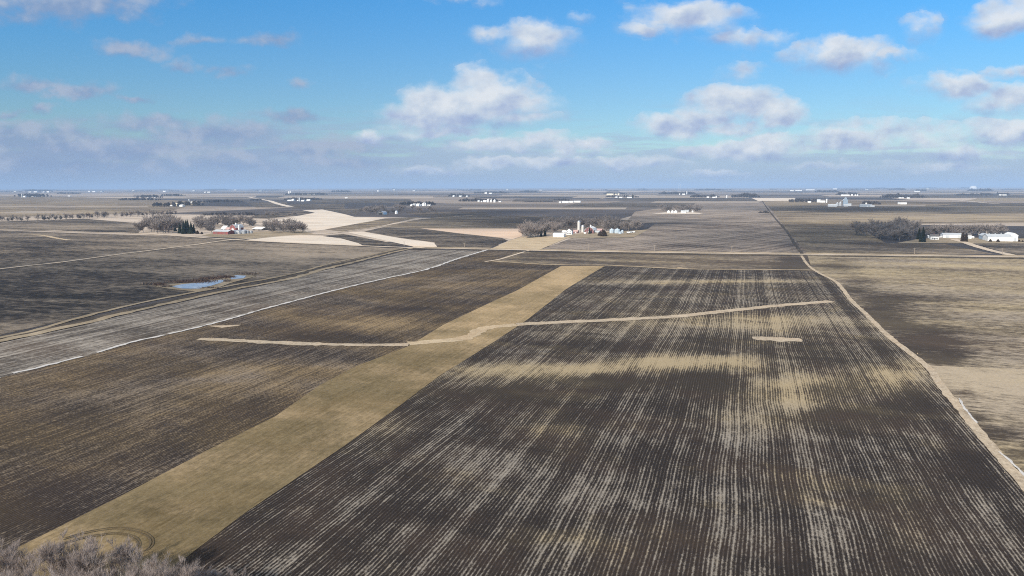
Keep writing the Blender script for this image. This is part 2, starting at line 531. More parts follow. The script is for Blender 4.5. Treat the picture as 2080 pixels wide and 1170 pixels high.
M_yard = field_mat('farmyard_grass', (.17, .14, .095), (.40, .33, .235), None, bias=.5, w_row=0, w_rr=0, w_pass=0, w_streak=.7, w_patch=.7, w_fine=.9, streak=(8, 12), patch=(40, 30), contrast=.9, seed=53)


def plain_mat():
    """the far plain: sections and half sections of ploughed, stubble and pasture land"""
    mt, N, b = material('farmland', .95, .05)
    g = N.n('ShaderNodeNewGeometry')
    x, y, z = N.sep(g.outputs['Position'])
    cy = N.m('FLOOR', N.m('DIVIDE', N.m('ADD', y, 40130.0), 610.0))
    sh = N.m('MULTIPLY', N.white(cy), 800.0)
    cx = N.m('FLOOR', N.m('DIVIDE', N.m('ADD', N.m('ADD', x, 40030.0), sh), 1180.0))
    rid = N.white(N.m('MULTIPLY_ADD', cy, 17.31, N.m('MULTIPLY', cx, 3.77)))
    c = N.ramp(rid, [(0, (.065, .060, .062)), (.16, (.15, .13, .115)), (.34, (.27, .225, .185)), (.5, (.37, .31, .25)), (.66, (.19, .165, .14)), (.8, (.44, .37, .30)), (.93, (.09, .08, .078))], True)
    s1 = N.noise(N.xyz(N.m('DIVIDE', x, 420.0), N.m('DIVIDE', y, 130.0), 2.0), 1, 5, .6, .5)
    s2 = N.noise(N.xyz(N.m('DIVIDE', x, 60.0), N.m('DIVIDE', y, 25.0), 5.0), 1, 4, .6)
    k = N.m('ADD', N.lin(s1, .3, .7, .75, 1.4), N.lin(s2, .3, .7, -.18, .18))
    N.put(b.inputs['Base Color'], N.mix(1.0, c, N.xyz(k, k, k), 'MULTIPLY'))
    return mt


# ------------------------------------------------------------------ the plain
GR = 40000.0
V = [(0, 0, 0)]
Fc = []
rings = [300, 1500, 6000, 16000, GR]
ns = 96
for r in rings:
    for k in range(ns):
        V.append((r * math.cos(2 * math.pi * k / ns), r * math.sin(2 * math.pi * k / ns), 0))
for k in range(ns):
    Fc.append((0, 1 + k, 1 + (k + 1) % ns))
for i in range(len(rings) - 1):
    for k in range(ns):
        a, b_ = 1 + i * ns + k, 1 + i * ns + (k + 1) % ns
        Fc.append((a, a + ns, b_ + ns, b_))
tag(obj('ground', V, Fc, plain_mat()), 'flat farmland plain of ploughed and stubble fields reaching the horizon', 'ground', None, 'structure')

# edges shared between neighbouring fields, in photo pixels
STRIP_L = [(1140, 540), (1050, 590), (1010, 608), (900, 660), (830, 703), (720, 745), (650, 782), (560, 845), (420, 915), (250, 1005), (80, 1090), (-120, 1190), (-420, 1330)]
STRIP_R = [(1228, 540), (1150, 587), (1070, 650), (1010, 690), (890, 765), (790, 840), (700, 905), (500, 1040), (380, 1130), (200, 1265), (110, 1330)]
PATH = [(1628, 520), (1642, 540), (1665, 556), (1700, 575), (1728, 610), (1762, 642), (1800, 680), (1840, 712), (1885, 748), (1915, 790), (1950, 832), (2010, 905), (2080, 985), (2200, 1110), (2380, 1290)]
SNOW = [(-260, 846), (5, 766), (75, 749), (145, 731), (205, 715), (265, 697), (350, 678), (425, 660), (480, 645), (560, 622), (690, 588), (780, 567), (870, 547), (930, 526), (990, 508)]
GREYTOP = [(-300, 765), (0, 697), (176, 659), (257, 639), (456, 595), (588, 569), (650, 551), (720, 536), (830, 508)]
DITCHUP = [(-300, 742), (0, 676), (44, 679), (162, 646), (304, 612), (473, 580), (591, 558), (670, 536), (745, 520), (817, 505)]
ROADW = [(-700, 462), (0, 467), (150, 471), (270, 474), (350, 479), (440, 485), (540, 491), (640, 496), (740, 500), (840, 504)]
ROADE = [(840, 504), (1000, 507), (1150, 510.5), (1400, 514.5), (1640, 517.5), (1900, 520.5), (2080, 522.5), (2700, 528)]

# --- broad mid-ground fields first
field('crop_field', [(-900, 470), (0, 468), (350, 480), (540, 492), (820, 505), (600, 556), (304, 612), (0, 680), (-900, 860)], M_dark, 1,
      'dark charcoal tilled field around the frozen pond', 'field', rows=60, cols=60,
      blobs=[(640, 518, 190, 24, .50), (400, 506, 220, 13, .36), (200, 525, 160, 8, .18), (330, 508, 160, 10, .10), (520, 545, 120, 10, .22), (150, 505, 220, 14, -.12), (100, 600, 260, 40, -.15), (60, 478, 160, 5, .3), (230, 492, 100, 5, .15), (20, 660, 80, 12, .1), (300, 486, 150, 4, .25)])
field('crop_field', [(1050, 511), (1640, 518), (1662, 552), (1392, 547), (1224, 540), (1130, 538), (1000, 531)], M_tilled, 2,
      'brown stubble field running below the gravel road', 'field', rows=26, cols=50,
      blobs=[(1100, 517, 60, 6, -.35), (1620, 537, 34, 18, -.9), (1300, 528, 500, 22, -.13)])
field('crop_field', [(1640, 518), (2080, 523), (2700, 530), (2700, 800), (2080, 752), (1905, 750), (1880, 746), (1840, 712), (1762, 642), (1700, 575), (1650, 548)], M_straw, 2,
      'broad straw coloured field right of the grassy ditch', 'field', rows=70, cols=60,
      blobs=[(1700, 545, 34, 14, -.45), (1790, 620, 60, 28, -.50), (1860, 690, 70, 40, -.85), (1900, 735, 60, 18, -.7), (1800, 655, 40, 22, -.5), (1900, 610, 130, 14, -.28), (2000, 690, 120, 18, -.25), (1960, 650, 150, 16, .1), (1740, 585, 30, 16, -.5), (2060, 560, 140, 20, -.05)],
      straw=[(1800, 555, 120, 5, .6), (1850, 575, 140, 4, .6), (2000, 630, 150, 6, .5)])
field('crop_field', [(1885, 742), (1905, 743), (2080, 750), (2700, 800), (2700, 1400), (2420, 1290), (2080, 985), (2010, 905), (1950, 832), (1915, 790)], M_straw, 2.5,
      'bright dry grass field in the right corner by the ditch', 'field', rows=50, cols=40,
      blobs=[(2000, 780, 160, 50, .42), (1990, 850, 50, 12, -.5), (2040, 880, 60, 12, -.7), (2075, 920, 60, 16, -.4), (1960, 800, 40, 5, -.4), (2080, 800, 80, 40, .3)],
      straw=[(2010, 790, 160, 60, .3)])
field('crop_field', STRIP_R[::-1] + [(1390, 547), (1640, 550)] + PATH[2:], M_strip, 3,
      'large dark row crop field with pale corn residue in long rows', 'field', rows=150, cols=110, rag=.5,
      blobs=[(1500, 640, 420, 60, .07), (1700, 700, 200, 60, .05), (1350, 600, 300, 50, .06), (1620, 800, 160, 60, .10), (1010, 765, 120, 16, .55), (1150, 748, 120, 14, .62), (1300, 730, 120, 16, .62), (1430, 728, 110, 18, .55), (1560, 770, 90, 20, .5), (1590, 830, 60, 50, .42), (1500, 870, 90, 40, .30),
             (1700, 760, 110, 18, .25), (1850, 770, 60, 25, .45), (1400, 668, 200, 10, .30), (1560, 655, 180, 12, .38), (1720, 650, 110, 12, .30), (1300, 574, 140, 4, .40), (1480, 571, 150, 4, .45), (1600, 573, 60, 4, .3),
             (1400, 600, 160, 14, .10), (1180, 700, 160, 10, -.10), (1000, 805, 130, 14, -.42), (1250, 775, 160, 10, -.42), (1450, 775, 60, 30, -.45), (1640, 790, 80, 14, -.2), (1700, 850, 120, 20, -.35), (1320, 590, 170, 8, -.16),
             (1560, 700, 140, 14, -.18), (1700, 720, 120, 10, -.15), (940, 950, 60, 60, .12), (1060, 960, 130, 60, .22), (1350, 990, 120, 60, .15), (760, 880, 60, 30, .15), (840, 800, 30, 20, .2), (580, 1060, 200, 60, -.12), (640, 1150, 220, 24, .16), (1750, 960, 140, 60, .12), (1600, 1050, 200, 80, .16),
             (1880, 1000, 200, 60, -.05), (1950, 950, 60, 50, -.35), (1850, 830, 50, 40, -.3), (430, 1130, 70, 40, -.5), (1900, 1080, 60, 40, .1), (860, 1110, 200, 60, .06), (2020, 1060, 60, 40, .15), (1150, 1100, 150, 50, .08)],  # dark blob at the near left corner paints the shadow of the trees
      straw=[(1500, 650, 420, 70, .35), (1700, 800, 240, 80, .3), (1010, 765, 140, 18, .9), (1150, 748, 140, 16, .95), (1300, 730, 140, 18, .95), (1430, 730, 120, 20, .8), (1580, 790, 120, 50, .8), (1700, 770, 140, 30, .6), (1850, 780, 80, 40, .7), (1560, 655, 220, 20, .6), (1450, 572, 300, 5, .8), (1000, 805, 160, 22, .5), (1250, 780, 160, 16, .5),
             (1690, 860, 130, 24, .6), (1840, 1050, 60, 60, .5), (760, 880, 70, 40, .6), (1120, 870, 80, 30, .4)])
field('crop_field', SNOW + [(1050, 511), (1000, 531), (1130, 539)] + STRIP_L, M_brown, 3,
      'brown disked stubble field between the snow line and the grass strip', 'field', rows=110, cols=90, rag=.5,
      blobs=[(760, 660, 110, 12, .38), (950, 575, 110, 10, .20), (560, 765, 130, 22, .28), (500, 790, 170, 18, .12), (700, 745, 60, 16, .25), (860, 690, 60, 8, .1), (700, 690, 150, 8, -.30), (1000, 560, 80, 10, -.12), (850, 630, 80, 10, -.18), (560, 720, 120, 10, -.05), (300, 800, 220, 24, .08),
             (250, 760, 200, 16, .06), (150, 1020, 250, 60, -.12), (60, 1060, 120, 40, -.2), (300, 900, 180, 30, -.04), (520, 850, 90, 30, -.10), (640, 640, 130, 14, .05), (900, 560, 120, 6, .15), (1040, 540, 70, 6, -.15)],
      straw=[(760, 660, 120, 14, .5), (350, 840, 250, 60, .4), (950, 575, 120, 12, .4), (620, 800, 60, 40, .5)])
field('crop_field', GREYTOP + [(990, 507)] + SNOW[::-1], M_grey, 3, 'light grey stubble field beside the long snow line', 'field', rows=70, cols=50, rag=.4)
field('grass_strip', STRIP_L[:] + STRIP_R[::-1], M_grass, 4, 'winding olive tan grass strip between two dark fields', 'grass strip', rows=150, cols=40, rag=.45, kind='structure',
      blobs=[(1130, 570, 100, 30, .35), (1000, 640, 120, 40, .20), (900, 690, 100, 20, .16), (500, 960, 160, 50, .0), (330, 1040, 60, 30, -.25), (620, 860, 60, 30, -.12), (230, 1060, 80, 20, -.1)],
      straw=[(1150, 560, 110, 40, .95), (1000, 640, 130, 50, .6), (900, 700, 110, 30, .35)])  # darker near end of the strip partly stands in for cloud shade

# --- grassed waterways, tracks, snow, ditches
strip('grassed_waterway', [(405, 689), (480, 693), (560, 697), (640, 700), (730, 702), (830, 701)], 5.0, M_path, 5, 'tan grassed waterway across the brown left field', 'waterway', step=1.5, rag=.35)
strip('grassed_waterway', [(830, 699), (900, 693), (945, 688), (985, 668), (1050, 661)], 6.5, M_tall, 5, 'pale waterway snaking across the olive grass strip', 'waterway', step=1.5, rag=.35)
strip('grassed_waterway', [(1050, 660), (1150, 655), (1300, 648), (1400, 641), (1500, 630), (1600, 620), (1690, 613)], 6.3, M_path, 5, 'long tan grassed waterway across the dark row crop field', 'waterway', step=1.5, rag=.25)
strip('grass_patch', [(1528, 688), (1560, 689), (1600, 691), (1630, 693)], lambda t: 1.5 + 7.5 * math.sin(math.pi * min(1, max(0, t))) ** .35, M_path, 5, 'short isolated tan grass patch in the dark row crop field', 'grass patch', step=.8, rag=.3)
strip('grass_patch', [(425, 663), (455, 664), (490, 661)], lambda t: .6 + 3.6 * math.sin(math.pi * min(1, max(0, t))) ** .5, M_path, 5, 'small tan grass patch touching the snow line', 'grass patch', step=2, rag=.5)
strip('grassy_ditch', PATH, lambda t: 2.3 + .5 * t, M_path, 6, 'winding pale grassy ditch along the right edge of the row crop field', 'ditch', step=2, rag=.22)
strip('grassy_ditch', [(-300, 752), (0, 693), (176, 656), (257, 636), (456, 592), (588, 567), (650, 549), (710, 535), (790, 515), (845, 503)], 5.5, M_yard, 5, 'tan grass bank beside the grey stubble field', 'ditch bank', step=6, rag=.5)
strip('drainage_ditch', [(-300, 744), (0, 686), (110, 666), (170, 651), (300, 622), (465, 587), (590, 562), (668, 541), (745, 524), (825, 505)], 7.0, M_ditch, 4, 'dark drainage ditch between two tan banks', 'ditch', step=6, rag=.4)
strip('farm_track', [(-300, 735), (30, 681), (162, 646), (304, 612), (473, 580), (591, 557.5), (670, 536), (745, 520), (817, 504.5)], 3.6, M_yard, 5, 'thin tan bank line beyond the drainage ditch', 'ditch bank', step=6, rag=.4)
strip('snow', SNOW, lambda t: 1.8 + 1.6 * max(0, t - .3), M_snow, 6, 'long white line of old snow beside the grey stubble field', 'snow', 'stuff', step=2.0, rag=.7, crown=.12,
      gaps=[(.072, .079), (.128, .138), (.20, .205)])
strip('snow', [(1948, 812), (1960, 832), (1972, 848), (1985, 862)], .55, M_snow, 7, 'old snow lying in the upper grassy ditch on the right', 'snow', 'stuff', step=1.0, rag=.9, crown=.1)
strip('snow', [(2030, 921), (2050, 938), (2075, 962), (2110, 995)], .7, M_snow, 7, 'old snow lying in the lower grassy ditch at the right edge', 'snow', 'stuff', step=1.0, rag=.9, crown=.1)
strip('farm_track', [(985, 532), (1015, 527), (1045, 518), (1075, 509)], 3.0, M_gravel, 5, 'short curving farm track joining the gravel road', 'track', step=4)
strip('farm_track', [(1000, 531), (1130, 538.5), (1228, 539), (1330, 544), (1400, 547), (1520, 548), (1650, 549)], 3.0, M_tall, 5, 'pale grass line at the top of the row crop field', 'field edge', step=6, rag=.5)
strip('grass_patch', [(1375, 545), (1397, 546)], 8, M_tall, 6, 'small pale grass patch on the field edge line', 'grass patch', step=3, rag=.4)
def tufts(lines, name, mat, label, seed, per_m2=.55):
    """dry grass standing along the waterways and ditch, thinning out past their edges"""
    rnd = random.Random(seed)
    Vv, Ff = [], []
    for pts, wd in lines:
        ln = smooth_line([P(x, y) for x, y in pts], 3.0)
        for a, b in zip(ln, ln[1:]):
            d = b - a
            nrm = Vector((d.y, -d.x, 0)).normalized()
            for _ in range(max(1, int(d.length * wd * per_m2 + rnd.random()))):
                p = a + d * rnd.random() + nrm * wd * rnd.gauss(0, .27)
                h = rnd.uniform(.2, .65)
                an = rnd.uniform(0, 6.28)
                e = Vector((math.cos(an), math.sin(an), 0)) * rnd.uniform(.10, .25)
                k = len(Vv)
                Vv += [p - e, p + e, p + Vector((rnd.uniform(-.35, .35), rnd.uniform(-.35, .35), h))]
                Ff.append((k, k + 1, k + 2))
    tag(obj(name, Vv, Ff, mat), label, 'grass', None, 'stuff')


M_tuft = plain('dry_tufts', (.40, .325, .225), .35, .15)
tufts([([(405, 689), (480, 693), (560, 697), (640, 700), (730, 702), (830, 701)], 5), ([(830, 699), (900, 693), (945, 688), (985, 668), (1050, 661)], 5), ([(1050, 660), (1150, 655), (1300, 648), (1400, 641), (1500, 630), (1600, 620), (1690, 613)], 6.3),
       ([(1528, 688), (1560, 689), (1600, 691), (1630, 693)], 5.5), ([(425, 663), (455, 664), (490, 661)], 4)], 'grass', M_tuft, 'dry tufts standing in the tan waterways', 3)
tufts([(PATH, 3.0)], 'grass', M_tuft, 'dry tufts standing along the winding grassy ditch', 4, .9)
# tractor turn in the grass near the trees
ring = lambda cx, cy, rx, ry, a0, a1: [(cx + rx * math.cos(R(a)), cy - ry * math.sin(R(a))) for a in range(a0, a1 + 1, 8)]
M_rut = plain('rut_mud', (.125, .094, .053), .2, 1.5)
for k, (rx, ry, cx, cy, lb) in enumerate([(72, 30, 240, 1104, 'outer'), (68, 28, 238, 1105.5, 'outer'), (50, 22, 235, 1107, 'inner'), (46, 20, 233.5, 1108, 'inner')]):
    strip('wheel_rut', [(cx - 110, cy - ry + 22), (cx - 60, cy - ry + 8)] + ring(cx, cy, rx, ry, -40, 104)[::-1], (.27 if k % 2 else .2), M_rut, 6,
          'muddy %s wheel rut of the curved tractor turn in the grass' % lb, 'wheel rut', step=.6, rag=.5, seed=k * 3.1)

# --- beyond the road
def quad(name, pts, mat, layer, label, **kw):
    kw.setdefault('rows', 12)
    kw.setdefault('cols', 14)
    kw.setdefault('rag', .35)
    return field(name, pts, mat, layer, label, 'field', **kw)


quad('crop_field', [(1092, 509), (1160, 484), (1285, 484), (1312, 468), (1330, 455), (1582, 455), (1614, 480), (1641, 516)], M_rowed, 1, 'brown rowed field between the white farm and the fence line', rows=30, cols=40)
quad('crop_field', [(1270, 453), (1290, 430), (1420, 412), (1550, 403), (1584, 440), (1598, 455)], M_rowed, 1, 'pale corduroy striped field around the three bin farmstead', rows=24, cols=30, blobs=[(1430, 430, 400, 60, .22)])
quad('crop_field', [(1600, 470), (1588, 454), (1735, 456), (1800, 494), (1920, 496), (2020, 516), (1640, 516)], M_tilled, 1, 'ploughed field with painted cloud shade left of the white sheds', rows=24, cols=30, blobs=[(1680, 465, 120, 14, -.22), (1900, 501, 110, 6, -.45), (1770, 492, 60, 4, -.3)])  # dark blob at the upper left is cloud shade put into the colour
quad('crop_field', [(1970, 493), (2080, 493), (2700, 494), (2700, 526), (2060, 518)], M_dark, 2, 'dark ploughed field in front of the long white shed', blobs=[(2080, 512, 120, 4, .25)])
quad('crop_field', [(1545, 404), (1900, 410), (2700, 420), (2700, 452), (2080, 452), (1735, 456), (1588, 454), (1570, 430)], M_tilled, 1, 'wide tan stubble plain behind the right hand grove', rows=30, cols=40,
     blobs=[(1760, 445, 220, 8, .35), (2000, 440, 200, 10, .3), (1700, 426, 140, 3.5, -.7), (1820, 424, 100, 2.5, -.5), (2000, 432, 120, 2, -.3), (1960, 410, 140, 3, -.6), (1600, 410, 60, 5, .3), (2050, 418, 120, 3, .3)])  # dark streaks behind the grove are cloud shade painted on the stubble
quad('crop_field', [(0, 450), (-700, 452), (-700, 462), (0, 467), (280, 474), (300, 455), (170, 444)], M_dark, 1, 'grey brown field in front of the tree row', rows=14, cols=24, blobs=[(150, 458, 200, 4, .3), (80, 463, 200, 3, .35)])
quad('crop_field', [(-700, 400), (0, 398), (250, 402), (420, 410), (330, 432), (0, 441), (-700, 446)], M_tilled, 1, 'tan stubble plain beyond the tree row on the left', rows=20, cols=30, blobs=[(100, 432, 200, 3, .5), (100, 418, 200, 2, .2), (200, 410, 200, 3, .1)])
quad('crop_field', [(545, 449), (618, 436), (640, 432), (614, 427), (655, 425.5), (700, 435), (722, 441), (784, 443), (740, 452), (670, 465), (625, 471), (596, 468)], M_pale, 3, 'pale sandy field curving behind the red farm', rows=30, cols=20)
quad('crop_field', [(520, 437), (600, 427), (637, 432), (616, 436), (545, 444), (500, 443)], M_dark, 2, 'dark wedge field behind the red farm grove')
quad('crop_field', [(655, 425), (740, 424), (725, 437), (700, 434)], M_dark, 2, 'small dark field left of the shed grove')
quad('crop_field', [(660, 466), (782, 444), (852, 441), (772, 459), (695, 470)], M_tilled, 3, 'brown triangle field beside the diagonal road')
quad('crop_field', [(500, 487), (560, 481), (605, 477), (650, 479), (692, 484), (728, 494), (738, 499), (640, 495.5), (540, 490)], M_pale, 4, 'pale wheat stubble wedge in front of the red farm', rows=18)
quad('crop_field', [(655, 479), (697, 475), (832, 500), (735, 498), (700, 486)], M_dark, 3, 'dark triangular field by the road corner')
quad('grass_patch', [(705, 472), (735, 470.5), (817, 484.5), (882, 493.5), (888, 501), (850, 503), (822, 497)], M_pale, 4, 'pale grassy ditch band running down to the road corner')
quad('crop_field', [(740, 470), (780, 461), (857, 464), (930, 474), (1020, 483.5), (1032, 489), (990, 505), (890, 503), (882, 492), (817, 483.5)], M_dark, 3, 'dark ploughed field right of the pale ditch band', rows=24, cols=24, blobs=[(900, 485, 60, 8, .1)])
quad('crop_field', [(855, 464), (920, 465.5), (1060, 464.5), (1060, 480), (1040, 486), (1020, 483), (930, 473.5)], M_peach, 3, 'peach stubble field left of the white farm grove')
quad('crop_field', [(780, 460), (850, 446), (900, 440), (1050, 438), (1300, 448), (1250, 462), (1060, 464), (920, 466), (857, 464)], M_tilled, 1, 'rolling brown field behind the white farm grove', rows=18, cols=24, blobs=[(1150, 448, 120, 5, -1.0), (1010, 455, 60, 3, -.5), (950, 446, 60, 2, -.3), (930, 460, 80, 5, .1)])  # darkest blob paints cloud shade behind the farm
quad('grass_patch', [(995, 506), (1040, 487), (1062, 481), (1160, 480), (1125, 495), (1092, 509)], M_tall, 4, 'golden grass yard in front of the white farm')
quad('farmyard', [(1125, 484), (1150, 478), (1180, 474), (1318, 466), (1285, 483), (1160, 483)], M_yard, 3, 'trodden yard of the white farm')
quad('farmyard', [(1820, 494), (1860, 486), (1910, 482), (2080, 484), (2150, 488), (2120, 494), (1960, 494), (1900, 493)], M_yard, 3, 'dry grass yard around the white sheds')
quad('farmyard', [(410, 478), (440, 472), (540, 470), (620, 470), (640, 476), (560, 480), (500, 485), (430, 481)], M_yard, 3, 'trodden yard of the red farm')
quad('farmyard', [(1325, 434), (1350, 431.5), (1410, 431.5), (1428, 433), (1420, 434.5)], M_pale, 3, 'pale yard of the three bin farmstead')

# dark and light bars of far fields: left, right, near edge, far edge
for n_, (x0, x1, yb, yt, sk, mt, lb) in enumerate([
    (1262, 1538, 408.5, 403.0, -12, M_dark, 'dark blue black field bar below the far groves'),
    (1540, 1620, 408, 402, -14, M_pale, 'pale field at the end of the dark bar'),
    (1040, 1122, 409, 405, 6, M_dark, 'thin dark field left of the long white farm row'),
    (1140, 1400, 421, 413, 30, M_dark, 'dark rolling field behind the three bin farmstead'),
    (1320, 1540, 412, 409, 12, M_farpale, 'pale strip of stubble below the dark bar'),
    (930, 1270, 425, 421.5, 10, M_farpale, 'pink tan stubble strip beyond the middle plain'),
    (860, 1000, 441, 430, -40, M_dark, 'dark field right of the shed grove'),
    (640, 840, 412, 404, -18, M_dark, 'long dark field in front of the far white barns'),
    (560, 720, 402, 398.5, 20, M_farpale, 'pale strip behind the far white barns'),
    (520, 590, 421, 411, -20, M_dark, 'dark field left of the pale diagonal ditch'),
    (590, 700, 424, 414, 0, M_dark, 'charcoal field right of the pale diagonal ditch'),
    (0, 300, 421, 419, 0, M_farpale, 'thin pale stripe on the left plain'),
    (0, 110, 432.5, 429, 40, M_farpale, 'cream stubble strip behind the tree row'),
    (90, 270, 399, 395.5, 8, M_farpale, 'pale band beside the far silo grove'),
    (320, 520, 400, 397.5, 0, M_farpale, 'pale far stubble band at the left'),
    (1900, 2100, 418.5, 412, 60, M_dark, 'field bar darkened with painted cloud shade at the right edge'),  # cloud shade put into the colour of this bar
    (1800, 2080, 401, 396, 20, M_dark, 'dark field below the far right wood'),
    (1680, 1880, 419, 416, 0, M_farpale, 'pinkish yard ground round the elevator'),
    (1720, 1990, 394, 392, 0, M_farpale, 'pale far strip right of the elevator'),
    (1960, 2400, 408, 402, 30, M_straw, 'straw field at the far right edge'),
    (1020, 1260, 398, 395.5, 0, M_farpale, 'pale band in the far middle distance'),
    (1160, 1520, 402, 397, 20, M_farpale, 'light brown stubble plain behind the far farms'),
    (880, 1060, 401, 399, 0, M_dark, 'thin dark band in the far middle distance'),
]):
    quad('crop_field', [(x0, yb), (x0 + sk, yt), (x1 + sk * .4, yt), (x1, yb)], mt, 2 + n_ % 2, lb, rows=8, cols=12, rag=.2)

# roads
strip('gravel_road', ROADE, 8.5, M_gravel, 7, 'long straight gravel road crossing the whole plain', 'road', step=10, rag=.12)
strip('gravel_road', ROADW, 7.0, M_gravel, 7, 'gravel road leading left past the red farm', 'road', step=10, rag=.15)
strip('road_verge', [(x, y + 2.6) for x, y in ROADE], 7, M_ditch, 5, 'dark ditch along the near side of the gravel road', 'ditch', step=10, rag=.4)
strip('road_verge', [(x, y - 2.2) for x, y in ROADE], 7, M_tall, 5, 'dry grass verge on the far side of the gravel road', 'verge', step=10, rag=.4)
strip('farm_track', [(-400, 600), (0, 547), (125, 533), (250, 516), (330, 506), (400, 497), (465, 488), (520, 484.5), (600, 478), (660, 475.5), (725, 467), (780, 459), (832, 449), (870, 444), (960, 438)], 5.0, M_gravel, 6, 'tan dirt track running up to the red farm and on', 'track', step=8, rag=.25)
strip('farm_track', [(65, 477), (90, 479), (120, 485), (140, 488)], 6, M_tall, 4, 'short pale track in the left dark field', 'track', step=6, rag=.3)
strip('farm_lane', [(1935, 486), (1960, 493), (1990, 503), (2020, 511), (2055, 519)], 9, M_gravel, 6, 'sandy lane from the white sheds down to the road', 'lane', step=4, rag=.2)
strip('field_boundary', [(1630, 517), (1612, 492), (1598, 470), (1580, 450), (1562, 428), (1548, 408)], 3.4, M_ditch, 5, 'dark field boundary line running north from the road', 'ditch', step=10, rag=.3)
strip('field_boundary', [(1300, 451), (1400, 452), (1560, 452.5), (1740, 455), (1900, 452), (2200, 448)], 6, M_ditch, 5, 'dark field boundary line across the middle plain', 'ditch', step=20, rag=.3)
strip('grassy_ditch', [(548, 408), (565, 414), (590, 420)], 24, M_pale, 4, 'pale diagonal grass ditch below the far white barns', 'ditch', step=10, rag=.2)
strip('grassy_ditch', [(505, 400), (525, 404), (548, 408)], 20, M_pale, 4, 'pale grass ditch rising left of the far white barns', 'ditch', step=10, rag=.2)
strip('farm_track', [(1220, 403), (1260, 399.5), (1300, 396)], 20, M_pale, 4, 'pale lane leading to the far yellow sheds', 'lane', step=20, rag=.1)
strip('farm_track', [(1900, 403), (1950, 407), (2000, 412), (2030, 414)], 12, M_pale, 4, 'pale lane winding over the far right fields', 'lane', step=20, rag=.1)
strip('farm_track', [(1100, 394), (1300, 392.5), (1700, 391.5), (2080, 389)], 8, M_farpale, 4, 'far pale road just under the horizon', 'road', step=40, rag=.1)
strip('snow', [(-60, 455), (0, 453), (60, 451), (110, 447.5), (150, 445)], 3.0, M_pale, 5, 'pale dead grass line at the foot of the tree row', 'field edge', 'stuff', step=8, rag=.5)

# the pond
def pond():
    mt, N, b = material('pond_ice', .12, .5)
    g = N.n('ShaderNodeNewGeometry')
    f = N.noise(g.outputs['Position'], .12, 4, .6)
    N.put(b.inputs['Base Color'], N.ramp(f, [(.3, (.25, .32, .43)), (.6, (.36, .43, .53)), (.75, (.54, .58, .63))]))
    N.put(b.inputs['Roughness'], N.lin(f, .3, .7, .25, .5))
    field('pond', [(347, 582), (372, 577), (405, 574), (435, 569), (460, 568), (452, 573), (430, 580), (405, 586), (370, 586)], mt, 6, 'frozen blue pond in the dark field', 'pond', rows=16, cols=20, rag=.7)
    field('pond', [(463, 562), (480, 559), (500, 560), (495, 565), (470, 567)], mt, 6, 'smaller upper arm of the frozen pond', 'pond', rows=10, cols=12, rag=.5)
    field('grass_patch', [(312, 581), (345, 587), (400, 592), (428, 589), (474, 573), (520, 561), (500, 557), (460, 559), (430, 566), (385, 573), (340, 578)], M_yard, 4, 'dry grass margin around the frozen pond', 'grass patch', rows=20, cols=20, rag=1.2)
    M_reed = plain('red_reeds', (.125, .082, .064), .35, .2)
    M_reed2 = plain('grey_reeds', (.17, .135, .11), .35, .2)
    rnd = random.Random(5)
    for name, lst, mt2, lb in (('reeds', [(385, 573, 40, 2.0, 600), (430, 566, 25, 2.0, 500), (460, 563, 18, 1.5, 400), (322, 578, 12, 2.0, 350), (405, 571, 30, 1.5, 400)], M_reed, 'rust red reeds along the far bank of the pond'),
                               ('reeds', [(505, 556, 20, 2.0, 400), (340, 582, 14, 1.0, 120), (430, 585, 26, .8, 90), (462, 571, 7, 1.2, 90), (300, 577, 14, 1.2, 150)], M_reed2, 'grey brown brush along the near bank of the pond')):
        Vv, Ff = [], []
        for cx, cy, rx, ry, n in lst:
            for _ in range(n):
                p = P(cx + rnd.gauss(0, .5) * rx, cy + rnd.gauss(0, .5) * ry, zl(5))
                h = rnd.uniform(.5, 1.7)
                a = rnd.uniform(0, 6.28)
                d = Vector((math.cos(a), math.sin(a), 0)) * rnd.uniform(.15, .4)
                k = len(Vv)
                ln = Vector((rnd.uniform(-.6, .6), rnd.uniform(-.6, .6), h))
                Vv += [p - d, p + d, p + ln]
                Ff.append((k, k + 1, k + 2))
        tag(obj(name, Vv, Ff, mt2), lb, 'reeds', None, 'stuff')


pond()

# ------------------------------------------------------------------ building materials
M_white = plain('white_siding', (.80, .80, .78), .06, .6, .6, .3)
M_cream = plain('cream_siding', (.72, .66, .50), .06, .6, .6, .3)
M_red = plain('barn_red', (.24, .082, .076), .18, .5, .8, .2, 0, (1, 1, .3))
M_redold = plain('old_barn_red', (.21, .105, .10), .25, .5, .8, .2, 0, (1, 1, .3))
M_pink = plain('faded_red_roof', (.52, .36, .33), .12, .5, .7, .3)
M_metal = plain('galvanised_steel', (.50, .52, .54), .10, .35, .38, .5, .55)
M_roofgrey = plain('grey_steel_roof', (.50, .53, .55), .10, .3, .5, .4, .1)
M_rooftar = plain('dark_shingles', (.16, .15, .145), .2, .6, .9, .1)
M_bluegrey = plain('gable_shade_siding', (.34, .44, .54), .08, .4, .6, .3)  # shade of the left gable put into the wall colour
M_conc = plain('silo_concrete', (.58, .57, .54), .10, .5, .85, .2, 0, (1, 1, 3))
M_doorshade = plain('doorway_shade', (.022, .021, .020), .1, 1)  # near-black, painted as the shade inside open sheds
M_glass = plain('window_glass', (.05, .06, .075), .1, 1, .12, .5)
M_wood = plain('weathered_wood', (.20, .165, .13), .2, .8)
M_pole = plain('pole_wood', (.30, .25, .20), .2, .8)
M_ceramic = plain('insulator_glaze', (.55, .55, .52), .05, 3, .3, .5)
M_bark = plain('bark', (.20, .175, .155), .25, 1.2)
M_barkpale = plain('pale_bark', (.46, .42, .38), .2, 1.2)
M_twig = plain('bare_twigs', (.26, .225, .205), .22, .25)
